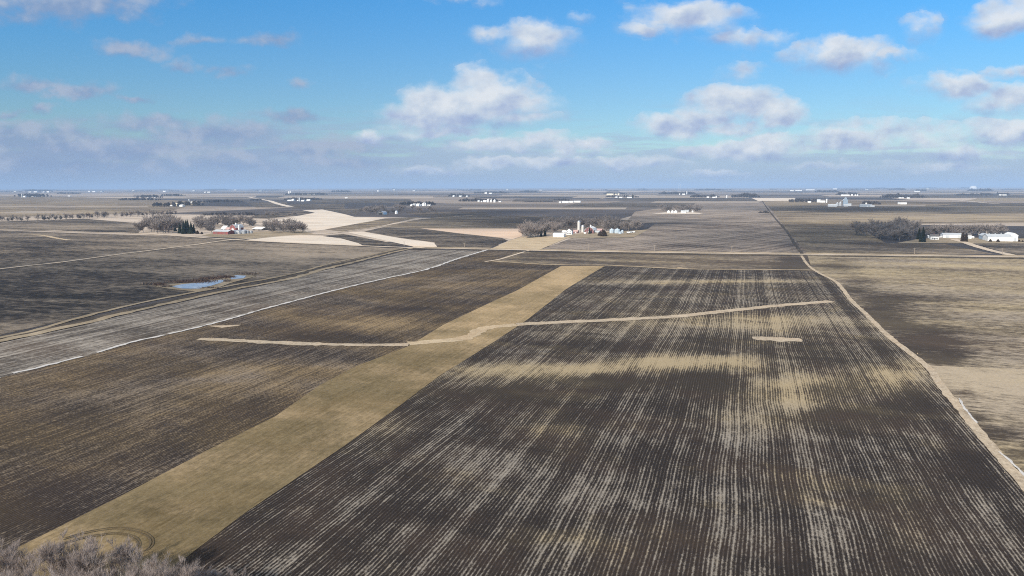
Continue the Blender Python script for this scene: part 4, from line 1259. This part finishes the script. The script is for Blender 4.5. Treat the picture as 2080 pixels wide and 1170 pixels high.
# the big white storage dome on the skyline
p_, w_, s_ = spot(1970, 1983, 383.4)
dm = tag(empty('storage_dome', p_), 'big white storage dome standing on the right skyline', 'storage dome')
b_ = MB()
b_.lathe([(w_ / 2, 0), (w_ / 2, w_ * .12)] + [(w_ / 2 * math.cos(a * math.pi / 18), w_ * .12 + w_ * .34 * math.sin(a * math.pi / 18)) for a in range(1, 9)] + [(.3, w_ * .46)], 32)
b_.build('shell', M_white, dm, True)
b_ = MB()
b_.box(-w_ * .06, w_ * .06, -w_ * .54, -w_ * .4, 0, w_ * .14)
b_.build('entrance', M_roofgrey, dm)

rnd = random.Random(77)
for k in range(0, 26, 2):
    x = [30, 118, 205, 246, 270, 366, 392, 440, 478, 486, 528, 660, 800, 815, 841, 856, 1030, 1078, 1098, 1128, 1190, 1330, 1760, 1800, 1885, 2048][k]
    yb = rnd.uniform(385.6, 388.2) - (x - 1040) * .002
    o_ = shed(x - rnd.uniform(2, 4), x + rnd.uniform(2, 4), yb, yb - 1.7, 'tiny white farm building on the hazy skyline', 'barn', depth=40, wall=(M_cream, M_roofgrey)[k // 2 % 2], roof=(M_roofgrey, M_white)[k // 4 % 2], group='tiny white farm buildings along the skyline')


def turbine(x, yb, yt, label):
    p = P(x, yb)
    h = (yb - yt) * mpp(p)
    root = tag(empty('wind_turbine', p), label, 'wind turbine', 'two far wind turbines')
    b = MB()
    b.lathe([(h * .022, 0), (h * .014, h)], 14)
    b.build('tower', M_white, root, True)
    n = MB()
    n.box(-h * .02, h * .02, -h * .05, h * .06, h, h + h * .045)
    n.build('nacelle', M_white, root)
    for k in range(3):
        a = R(90 + 120 * k + (15 if x < 1380 else 40))
        bl = MB()
        d = Vector((math.cos(a), 0, math.sin(a)))
        c = Vector((0, -h * .055, h + h * .022))
        bl.tube(c, c + d * h * .12, h * .012, h * .012, 5)
        bl.tube(c + d * h * .12, c + d * h * .5, h * .014, h * .003, 5)
        bl.build('blade', M_white, root)


turbine(1378.5, 384.2, 377.2, 'left of two white wind turbines on the skyline')
turbine(1382, 384.2, 376.2, 'right and taller of two white wind turbines on the skyline')

for x, y, h, lb in [(821, 500, 10, 'utility pole at the ditch culvert by the road corner'), (943.5, 505, 11.5, 'utility pole where the dark ploughed field meets the road'), (1195.5, 510.2, 15.5, 'utility pole below the white farm with the silo'),
                    (1329.5, 512.2, 15, 'utility pole right of the white farm yard'), (1486, 514.6, 15.5, 'utility pole halfway along the gravel road'), (1857, 518.5, 15, 'utility pole in front of the dark grove'), (2035.5, 518, 14, 'utility pole at the mouth of the sandy lane')]:
    pole(x, y, h, lb)


# ------------------------------------------------------------------ trees
def grow(tk, tw, rnd, p, d, ln, r, lvl, spec):
    """limb -> branch -> twig; wood into tk, the fine ends into tw"""
    n = 3 if lvl < 3 else 2
    q, dd = p.copy(), d.copy()
    pts = [(q.copy(), r)]
    for i in range(n):
        dd = (dd + Vector((rnd.gauss(0, .10), rnd.gauss(0, .10), rnd.gauss(.04, .06)))).normalized()
        q2 = q + dd * ln / n
        r2 = r * (1 - .22 * (i + 1)) if lvl else r * (1 - .15 * (i + 1))
        (tk if lvl <= spec['wood'] else tw).tube(q, q2, pts[-1][1], max(r2, .01), 6 if lvl == 0 else 4 if lvl < 2 else 3)
        q = q2
        pts.append((q.copy(), r2))
    if lvl == spec['levels']:
        return
    nc = spec['n'][lvl]
    for k in range(nc):
        t = rnd.uniform(spec['from'][lvl], 1.0) * n
        i = min(int(t), n - 1)
        a = pts[i][0].lerp(pts[i + 1][0], t - i)
        ax = dd.orthogonal().normalized()
        ax.rotate(Matrix.Rotation(rnd.uniform(0, 6.283), 3, dd))
        ang = rnd.uniform(*spec['ang'][lvl])
        cd = (dd * math.cos(ang) + ax * math.sin(ang))
        cd.z += spec['up']
        cd.normalize()
        cl = ln * rnd.uniform(*spec['len'][lvl])
        if lvl + 1 == spec['levels']:
            s_ = cd.orthogonal().normalized()
            s_.rotate(Matrix.Rotation(rnd.uniform(0, 6.283), 3, cd))
            tw.tri(a - s_ * spec['tw'] / 2, a + s_ * spec['tw'] / 2, a + cd * spec['tl'] * rnd.uniform(.6, 1.3))
        else:
            grow(tk, tw, rnd, a, cd, cl, pts[i + 1][1] * rnd.uniform(.45, .65), lvl + 1, spec)


def bare_tree(seed, h, spec, bark, twig, label, group):
    rnd = random.Random(seed)
    tk, tw = MB(), MB()
    grow(tk, tw, rnd, Vector((0, 0, -.1)), Vector((rnd.gauss(0, .03), rnd.gauss(0, .03), 1)).normalized(), h * spec['trunk'], h * spec['girth'], 0, spec)
    zmax = max(v[2] for v in tw.v)
    k = h / zmax
    tk.v = [(a * k, b * k, c * k) for a, b, c in tk.v]
    tw.v = [(a * k, b * k, c * k) for a, b, c in tw.v]
    root = tag(empty('bare_tree', (0, 0, 0)), label, 'tree', group)
    tk.build('trunk', bark, root)
    tw.build('crown', twig, root)
    return root


SPEC_NEAR = dict(levels=5, wood=2, n=[8, 7, 6, 5, 5], ang=[(.3, .8), (.25, .65), (.25, .6), (.2, .5), (.12, .42)], len=[(.55, .85), (.45, .7), (.42, .65), (.4, .6), (1, 1)], up=.20, tw=.030, tl=.95, trunk=.55, girth=.020, **{'from': [.25, .3, .3, .25, .2]})
SPEC_MID = dict(levels=3, wood=1, n=[12, 9, 14], ang=[(.45, 1.25), (.4, 1.1), (.3, 1.1)], len=[(.55, .85), (.45, .75), (1, 1)], up=.14, tw=.24, tl=1.8, trunk=.6, girth=.017, **{'from': [.14, .12, .1]})


def flat(p):
    return Vector((p.x, p.y, 0))


def place(proto, first, loc, rz, sc, label, group, wide=1.0):
    o = proto if first else copy_tree(proto)
    o.location, o.rotation_euler, o.scale = loc, (0, 0, rz), (sc * wide, sc * wide, sc)
    o['label'] = label
    if group: o['group'] = group
    return o


rnd = random.Random(11)
# the trees just below the drone
near = [bare_tree(100 + i, 11, SPEC_NEAR, M_barkpale, M_twignear, 'bare tree', None) for i in range(4)]
NEAR_TOPS = [(4, 1092, 11.5), (46, 1112, 10.5), (96, 1090, 12), (132, 1106, 10.5), (160, 1076, 14), (200, 1112, 10), (236, 1104, 10.5), (272, 1122, 10.5), (304, 1128, 10.5), (338, 1130, 11), (366, 1146, 10),
             (28, 1140, 10.5), (84, 1142, 11), (150, 1138, 11), (214, 1150, 10), (256, 1148, 10.5), (318, 1160, 9.5), (405, 1152, 7), (440, 1157, 6.5), (478, 1159, 6.5), (-34, 1108, 12), (-20, 1152, 11), (186, 1164, 10), (112, 1166, 10)]
used = set()
for k, (x, y, h) in enumerate(NEAR_TOPS):
    i = k % 4
    lb = 'bare grey pink tree in the thicket at the near end of the grass strip'
    gr = 'bare trees at the near end of the grass strip'
    if k in (17, 18, 19):
        lb, gr = 'low bare treetop showing at the foot of the dark row crop field', 'low treetops at the foot of the row crop field'
    if k == 4: lb = 'tallest bare tree standing up beside the tractor turn'
    place(near[i], i not in used, flat(P(x, y - 6, h * .97)), rnd.uniform(0, 6.28), h / 11, lb, gr)
    used.add(i)

mids = [bare_tree(200 + i, 14, SPEC_MID, M_barkpale if i == 2 else M_bark, [M_twig, M_twigred, M_twig, M_twigdark, M_twig][i], 'bare tree', None) for i in range(5)]
mused = set()


def in_poly(x, y, poly):
    c = False
    for i in range(len(poly)):
        (x0, y0), (x1, y1) = poly[i], poly[i - 1]
        if (y0 > y) != (y1 > y) and x < (x1 - x0) * (y - y0) / (y1 - y0) + x0:
            c = not c
    return c


def grove(poly, n, h, label, group, kinds=(0, 1, 2, 4), seed=1):
    rnd = random.Random(seed)
    pts = []
    xs, ys = [p[0] for p in poly], [p[1] for p in poly]
    tries = 0
    while len(pts) < n and tries < 20000:
        tries += 1
        x, y = rnd.uniform(min(xs), max(xs)), rnd.uniform(min(ys), max(ys))
        if not in_poly(x, y, poly): continue
        p = P(x, y)
        if any((p - q).length < 4.2 - tries * .0002 for q in pts): continue
        pts.append(p)
    for p in pts:
        i = rnd.choice(kinds)
        place(mids[i], i not in mused, p, rnd.uniform(0, 6.28), rnd.uniform(.8, 1.15) * h * 1.42 / 14, label, group, 1.28)
        mused.add(i)


def line_trees(pts, n, h, label, group, kinds, seed, skip=(), wide=1.2):
    rnd = random.Random(seed)
    ln = [P(x, y) for x, y in pts]
    seg = [(ln[i + 1] - ln[i]).length for i in range(len(ln) - 1)]
    tot = sum(seg)
    for k in range(n):
        t = (k + rnd.uniform(.2, .8)) / n
        if any(a <= t < b for a, b in skip): continue
        s_ = t * tot
        i = 0
        while s_ > seg[i]:
            s_ -= seg[i]
            i += 1
        p = ln[i].lerp(ln[i + 1], s_ / seg[i]) + Vector((rnd.uniform(-3, 3), rnd.uniform(-3, 3), 0))
        j = rnd.choice(kinds)
        place(mids[j], j not in mused, p, rnd.uniform(0, 6.28), rnd.uniform(.8, 1.15) * h * 1.15 / 14, label, group, wide)
        mused.add(j)


grove([(284, 474), (345, 475.5), (366, 474), (366, 458), (330, 459), (290, 464)], 28, 15, 'bare grey tree in the left part of the red farm grove', 'bare trees of the red farm grove', (0, 1, 2, 4), 3)
grove([(400, 474), (430, 473), (440, 462), (520, 463), (540, 459), (480, 455), (400, 458)], 28, 14.5, 'bare dark tree behind the red barn', 'bare trees behind the red barn', (0, 3, 3, 4), 4)
grove([(528, 473), (575, 474), (616, 473.5), (606, 464), (540, 464)], 20, 13, 'bare brown tree right of the red farm', 'bare trees right of the red farm', (1, 3, 4), 5)
grove([(1054, 484), (1085, 484), (1120, 479), (1140, 472), (1100, 466), (1070, 474)], 24, 13.5, 'bare grey tree left of the white farmhouse', 'bare trees left of the white farmhouse', (0, 2, 4, 1), 6)
grove([(1130, 470), (1150, 467), (1235, 466), (1235, 460), (1100, 461)], 26, 14.5, 'bare grey tree behind the tall silo', 'bare trees behind the tall silo', (0, 4), 7)
grove([(1222, 470), (1290, 471), (1300, 466), (1296, 462), (1230, 462)], 20, 12.5, 'bare tree behind the galvanised grain bins', 'bare trees behind the galvanised grain bins', (0, 3, 4), 8)
grove([(1738, 477), (1762, 486), (1800, 489), (1872, 490), (1884, 474), (1830, 463), (1760, 464)], 35, 13.6, 'bare tree in the dense dark grove left of the spruce', 'bare trees of the dense dark grove', (0, 1, 3, 4), 9)
line_trees([(1872, 479), (1920, 477), (1960, 477), (2000, 478), (2036, 478)], 24, 13.5, 'bare tree in the windbreak behind the white sheds', 'bare trees of the windbreak behind the white sheds', (0, 2, 4), 10)
line_trees([(-8, 450.5), (20, 450), (60, 449.5), (110, 447.5), (150, 445.5), (220, 442), (285, 439.5), (360, 437)], 52, 13.5, 'bare tree in the long tree row at the left', 'bare trees of the long tree row', (1, 3, 4), 12, skip=((.13, .17), (.60, .63)), wide=.85)
grove([(722, 436), (765, 436), (800, 434), (880, 433), (866, 424), (740, 428)], 25, 13, 'bare tree in the grove around the grey round roofed shed', 'bare trees around the grey round roofed shed', (0, 3, 4), 13)
grove([(535, 441), (606, 440), (604, 437), (538, 437)], 8, 8, 'low bare tree in the dark wedge field', 'low bare trees in the dark wedge field', (0, 4), 14)
grove([(1332, 431), (1428, 431), (1424, 426), (1340, 426)], 20, 13, 'bare tree behind the three white grain bins', 'bare trees behind the three white grain bins', (0, 3, 4), 15)


def conifer(seed, h, rad, mat, name, shape=1.0):
    rnd = random.Random(seed)
    tk, cr = MB(), MB()
    tk.tube(Vector((0, 0, -.1)), Vector((0, 0, h * .92)), h * .018, .03, 7)
    n = int(h * 5.5)
    for k in range(n):
        t = (k + rnd.random()) / n
        z = h * (.05 + .93 * t)
        rr = rad * (1 - t) ** shape * rnd.uniform(.75, 1.1) + .12
        m_ = max(5, int(10 * (1 - t)) + 4)
        a0 = rnd.uniform(0, 6.28)
        for j in range(m_):
            a = a0 + j * 6.283 / m_ + rnd.uniform(-.25, .25)
            d = Vector((math.cos(a), math.sin(a), 0))
            s_ = Vector((-d.y, d.x, 0))
            base = Vector((0, 0, z))
            tip = base + d * rr + Vector((0, 0, -rr * .32 + rnd.uniform(-.1, .2)))
            mid = base.lerp(tip, .5)
            wd = rr * .26 + .12
            cr.tri(base, mid + s_ * wd, tip)
            cr.tri(base, tip, mid - s_ * wd)
            cr.tri(mid + Vector((0, 0, .25)), mid + s_ * wd * .5 + Vector((0, 0, -.35)), tip + Vector((0, 0, -.25)))
    root = empty(name, (0, 0, 0))
    tk.build('trunk', M_bark, root)
    cr.build('crown', mat, root)
    return root


spr = [conifer(300 + i, 15, 3.6, M_spruce, 'spruce_tree', .85) for i in range(2)]
cu = [False, False]
CON = [(366, 474, 17, 'left edge spruce of the dark spruce clump at the red farm'), (374, 475, 20, 'tall spruce in the left of the dark spruce clump'), (382, 474.6, 22, 'tallest spruce in the middle of the dark spruce clump'), (378, 471, 19, 'spruce in the back of the dark spruce clump'),
       (389, 474.8, 18, 'spruce right of the tallest in the dark spruce clump'), (394, 474, 14, 'shorter spruce ending the dark spruce clump'), (356, 470, 12, 'small spruce among bare trees at the red farm'), (348, 467, 12, 'smallest spruce among bare trees at the red farm'),
       (1099, 481, 9.5, 'left green evergreen in front of the bare trees of the white farm'), (1107, 480, 10.5, 'right green evergreen in front of the bare trees of the white farm'), (1197.5, 474.8, 10, 'dark evergreen in front of the red gambrel barn'),
       (1873.5, 491.5, 19, 'big dark spruce at the right end of the dense grove'), (1866, 486, 15, 'spruce half hidden at the end of the dense grove'), (1916, 481, 11, 'dark spruce behind the farmhouse by the long white barn'),
       (2026, 395.6, 26, 'lone dark evergreen on the far right plain'), (334, 419.4, 14, 'dark evergreen left of the cream farmhouse'), (1285, 402, 24, 'dark evergreen by the far long white barn')]
for k, (x, y, h, lb) in enumerate(CON):
    i = k % 2
    place(spr[i], not cu[i], P(x, y), k * 1.7, h / 15, lb, None)['category'] = 'spruce' if 'spruce' in lb else 'evergreen'
    cu[i] = True
jun = conifer(320, 9, 2.0, M_juniper, 'columnar_evergreen', .28)
for k, (x, y, h, lb) in enumerate([(1955, 491, 11.6, 'left of two columnar evergreens in front of the long white barn'), (1961.5, 491.2, 11, 'right of two columnar evergreens in front of the long white barn')]):
    place(jun, k == 0, P(x, y), k * 2.1, h / 9, lb, None)['category'] = 'evergreen'
bsh = conifer(321, 5, 3.6, M_juniper, 'juniper_bush', .42)
for k, (x, y, h, lb) in enumerate([(1226, 480, 9.2, 'big dark reddish juniper in front of the white farm'), (1219, 479, 6.5, 'smaller dark juniper beside the big reddish juniper'), (2011.5, 491, 3.4, 'left round bush before the largest machine shed'), (2027, 491.4, 3.6, 'right round bush before the largest machine shed'),
                                  (2070, 491, 2.6, 'low bush right of the largest machine shed'), (2077, 491.5, 2.2, 'low bush at the right edge of the picture'), (401, 475, 5, 'round brown bush right of the dark spruce clump'), (410, 475.5, 3.6, 'low brown bush near the long red shed')]):
    place(bsh, k == 0, P(x, y), k * 2.1, h / 5, lb, None)['category'] = 'bush'

# far woods that read as masses
def wood(x0, x1, yb, yt, label, seed, mat=M_wood_far, dens=1.0):
    rnd = random.Random(seed)
    b = MB()
    p0 = P((x0 + x1) / 2, yb)
    s_ = mpp(p0)
    h = (yb - yt) * s_ * 1.12
    wid = (x1 - x0) * s_
    n = max(4, int(wid / (h * .45) * dens))
    prof = [rnd.uniform(.6, 1.0) for _ in range(n + 2)]
    for k in range(n):
        for row in range(2):
            t = (k + rnd.random()) / n
            hh = h * (prof[k] * .6 + prof[k + 1] * .4) * rnd.uniform(.85, 1.05) * min(1, .55 + 3 * min(t, 1 - t))
            c = P(x0 + (x1 - x0) * t, yb) + Vector((0, row * h * .8 + rnd.uniform(0, h), 0))
            b.tube(c, c + Vector((0, 0, hh * .6)), h * .025, h * .012, 4)
            for _ in range(84):
                v = Vector((rnd.gauss(0, 1), rnd.gauss(0, 1), rnd.gauss(0, 1))).normalized() * rnd.random() ** .4
                q = c + Vector((v.x * hh * .34, v.y * hh * .34, hh * (.56 + v.z * .44)))
                d = Vector((rnd.gauss(0, 1), rnd.gauss(0, 1), rnd.gauss(.6, 1))).normalized() * hh * rnd.uniform(.16, .32)
                e = d.orthogonal().normalized() * hh * rnd.uniform(.06, .14)
                e.rotate(Matrix.Rotation(rnd.uniform(0, 6.28), 3, d.normalized()))
                b.tri(q - e, q + e, q + d)
    return tag(b.build('far_woods', mat), label, 'woods', None, 'stuff')


for k, (x0, x1, yb, yt, lb) in enumerate([
    (28, 90, 400.4, 392.6, 'grey wood behind the far left silo'), (44, 104, 389.6, 384.8, 'blue wood on the far left skyline'), (112, 160, 394, 390.6, 'low wood on the left plain'), (236, 322, 407, 402, 'grey wood strip on the left plain'),
    (276, 322, 402.4, 395.6, 'wood above the cream farmhouse grove'), (322, 372, 398.6, 394, 'low dark wood on the left plain'), (303, 352, 420, 410, 'bare grove left of the cream farmhouse'), (352, 402, 418, 408.4, 'dark grove behind the cream farmhouse'),
    (398, 492, 411.4, 405.6, 'long dark wood right of the cream farmhouse'), (408, 520, 438, 431, 'bare thicket beyond the red farm grove'), (574, 650, 406.6, 401.4, 'bare wood behind the far white barns'), (506, 526, 408, 402.6, 'round clump by the pale ditch'),
    (574, 664, 396.2, 391.4, 'dark skyline grove around the cream house'), (668, 712, 391, 386.6, 'blue wood on the middle skyline'), (806, 884, 417, 408.4, 'bare trees around the farm behind the grove'), (908, 950, 399.6, 393, 'middle distance grove of dark conifers'),
    (930, 1012, 409.6, 402.8, 'bare grove left of the far bin row'), (960, 1032, 393.2, 389, 'skyline grove above the far bin row'), (1054, 1092, 390.8, 387, 'skyline grove over the middle plain'), (1060, 1140, 411, 408.8, 'low hedge left of the farm row'),
    (1120, 1160, 407.6, 403.6, 'grove behind the long farm row'), (1224, 1272, 394.4, 390.6, 'wood behind the far cream sheds'), (1228, 1298, 401.4, 396.4, 'trees between the cream sheds and the white barn'), (1232, 1258, 389.4, 386.6, 'blue skyline wood above the cream sheds'),
    (1336, 1412, 394.6, 388.8, 'dark blue wood by the slim pale tower'), (1402, 1462, 401.4, 395, 'bare wood left of the lone white silo'), (1484, 1544, 401.8, 392.6, 'bare wood at the end of the black field bar'), (1410, 1470, 387, 383.2, 'low blue skyline wood below the turbines'),
    (1601, 1668, 411.2, 403, 'bare wood left of the steep roofed house'), (1654, 1706, 391, 385.8, 'blue skyline wood above the elevator'), (1698, 1746, 396.8, 391, 'wood behind the barn beyond the elevator'), (1752, 1792, 416, 408, 'bare trees around the long grey shed'),
    (1788, 1882, 402.6, 394, 'bare wood behind the far right house'), (1804, 1842, 386, 381.6, 'left blue skyline wood on the right'), (1860, 1884, 388.6, 383.8, 'middle blue skyline wood on the right'), (1966, 2018, 388.8, 383, 'blue wood before the storage dome'),
    (1940, 2026, 397.4, 392.6, 'low bare wood left of the lone evergreen'), (2026, 2052, 396.4, 391.4, 'blue grove right of the lone evergreen'), (1540, 1562, 433, 428.6, 'dark scrub beside the field boundary')]):
    wood(x0, x1, yb, yt, lb, 500 + k)
rnd = random.Random(9)
for k in range(44):
    x = rnd.uniform(-150, 2230)
    wd = rnd.uniform(14, 70)
    yb = rnd.choice((384.6, 385.4, 386.4, 387.6)) - (x - 1040) * .002
    wood(x, x + wd, yb, yb - rnd.uniform(1.4, 2.6), 'thin blue wood along the hazy skyline', 700 + k, dens=.6)

# brush under the near trees and a fringe of tall grass along the grassy ditch
rnd = random.Random(21)
b = MB()
for _ in range(5200):
    p = P(rnd.uniform(-60, 400), rnd.uniform(1125, 1320))
    h = rnd.uniform(.4, 1.3)
    if rnd.random() < .25: p, h = P(rnd.gauss(320, 45), rnd.gauss(1130, 9)), rnd.uniform(.2, .6)
    a = rnd.uniform(0, 6.28)
    d = Vector((math.cos(a), math.sin(a), 0)) * rnd.uniform(.03, .08)
    b.tri(p - d, p + d, p + Vector((rnd.uniform(-.4, .4), rnd.uniform(-.4, .4), h)))
tag(b.build('undergrowth', plain('dead_weeds', (.20, .155, .095), .3, .4)), 'dead weeds and brush under the near bare trees', 'undergrowth', None, 'stuff')

# ------------------------------------------------------------------ the air over the plain
HAZE_DENSITY, HAZE_COLOR = 6.6e-5, (.50, .70, 1.0)


def haze():
    b = MB()
    r = GR + 800
    b.box(-r, r, -r, r, -1.0, 205.0)
    mt = bpy.data.materials.new('haze_air')
    mt.use_nodes = True
    N = NT(mt.node_tree)
    v = N.n('ShaderNodeVolumePrincipled')
    v.inputs['Color'].default_value = HAZE_COLOR + (1,)
    v.inputs['Density'].default_value = HAZE_DENSITY
    v.inputs['Anisotropy'].default_value = -0.12
    o = N.n('ShaderNodeOutputMaterial')
    N.t.links.new(v.outputs[0], o.inputs['Volume'])
    tag(b.build('haze', mt), 'thin blue haze lying over the whole plain', 'haze', None, 'stuff')


haze()


# ------------------------------------------------------------------ drifting clouds overhead, whose shade lies on the plain
def cloud(px, py, rx, ry, tau, seed, label, base=1150.0, rz=130.0):
    g_ = P(px, py)
    c = g_ + to_sun * (base / to_sun.z)
    rnd = random.Random(seed)
    nu, nv = 40, 20
    Vv, Ff = [], []
    for j in range(nv + 1):
        th = math.pi * j / nv
        for i_ in range(nu):
            ph = 2 * math.pi * i_ / nu
            d = Vector((math.sin(th) * math.cos(ph), math.sin(th) * math.sin(ph), math.cos(th)))
            k = 1 + .34 * mnoise.fractal(d * 1.6 + Vector((seed * 3.1, 0, 0)), .8, 2.0, 4)
            Vv.append(c + Vector((d.x * rx * k, d.y * ry * k, d.z * rz * k)))
    for j in range(nv):
        for i_ in range(nu):
            Ff.append((j * nu + i_, (j + 1) * nu + i_, (j + 1) * nu + (i_ + 1) % nu, j * nu + (i_ + 1) % nu))
    mt = bpy.data.materials.new('cloud_vapour')
    mt.use_nodes = True
    N = NT(mt.node_tree)
    v = N.n('ShaderNodeVolumePrincipled')
    v.inputs['Color'].default_value = (.95, .95, .95, 1)
    v.inputs['Density'].default_value = tau / (3.2 * rz)
    o = N.n('ShaderNodeOutputMaterial')
    N.t.links.new(v.outputs[0], o.inputs['Volume'])
    tag(obj('clouds', Vv, Ff, mt, None, True), label, 'cloud', None, 'stuff')


cloud(1735, 476, 105, 190, 1.5, 1, 'cloud drifting overhead that shades the dark grove')
cloud(1530, 478, 130, 120, .9, 2, 'cloud drifting overhead that shades the rowed field')
cloud(40, 565, 230, 170, .95, 3, 'cloud drifting overhead that shades the pond field')
cloud(1130, 449, 300, 220, 1.1, 4, 'cloud drifting overhead behind the white farm')
cloud(1850, 424, 700, 300, 1.1, 5, 'long cloud drifting overhead above the right hand plain')
cloud(960, 437, 120, 260, 1.0, 6, 'cloud drifting overhead beyond the grey shed grove')
cloud(200, 1150, 150, 90, .5, 7, 'thin cloud drifting overhead near the drone')
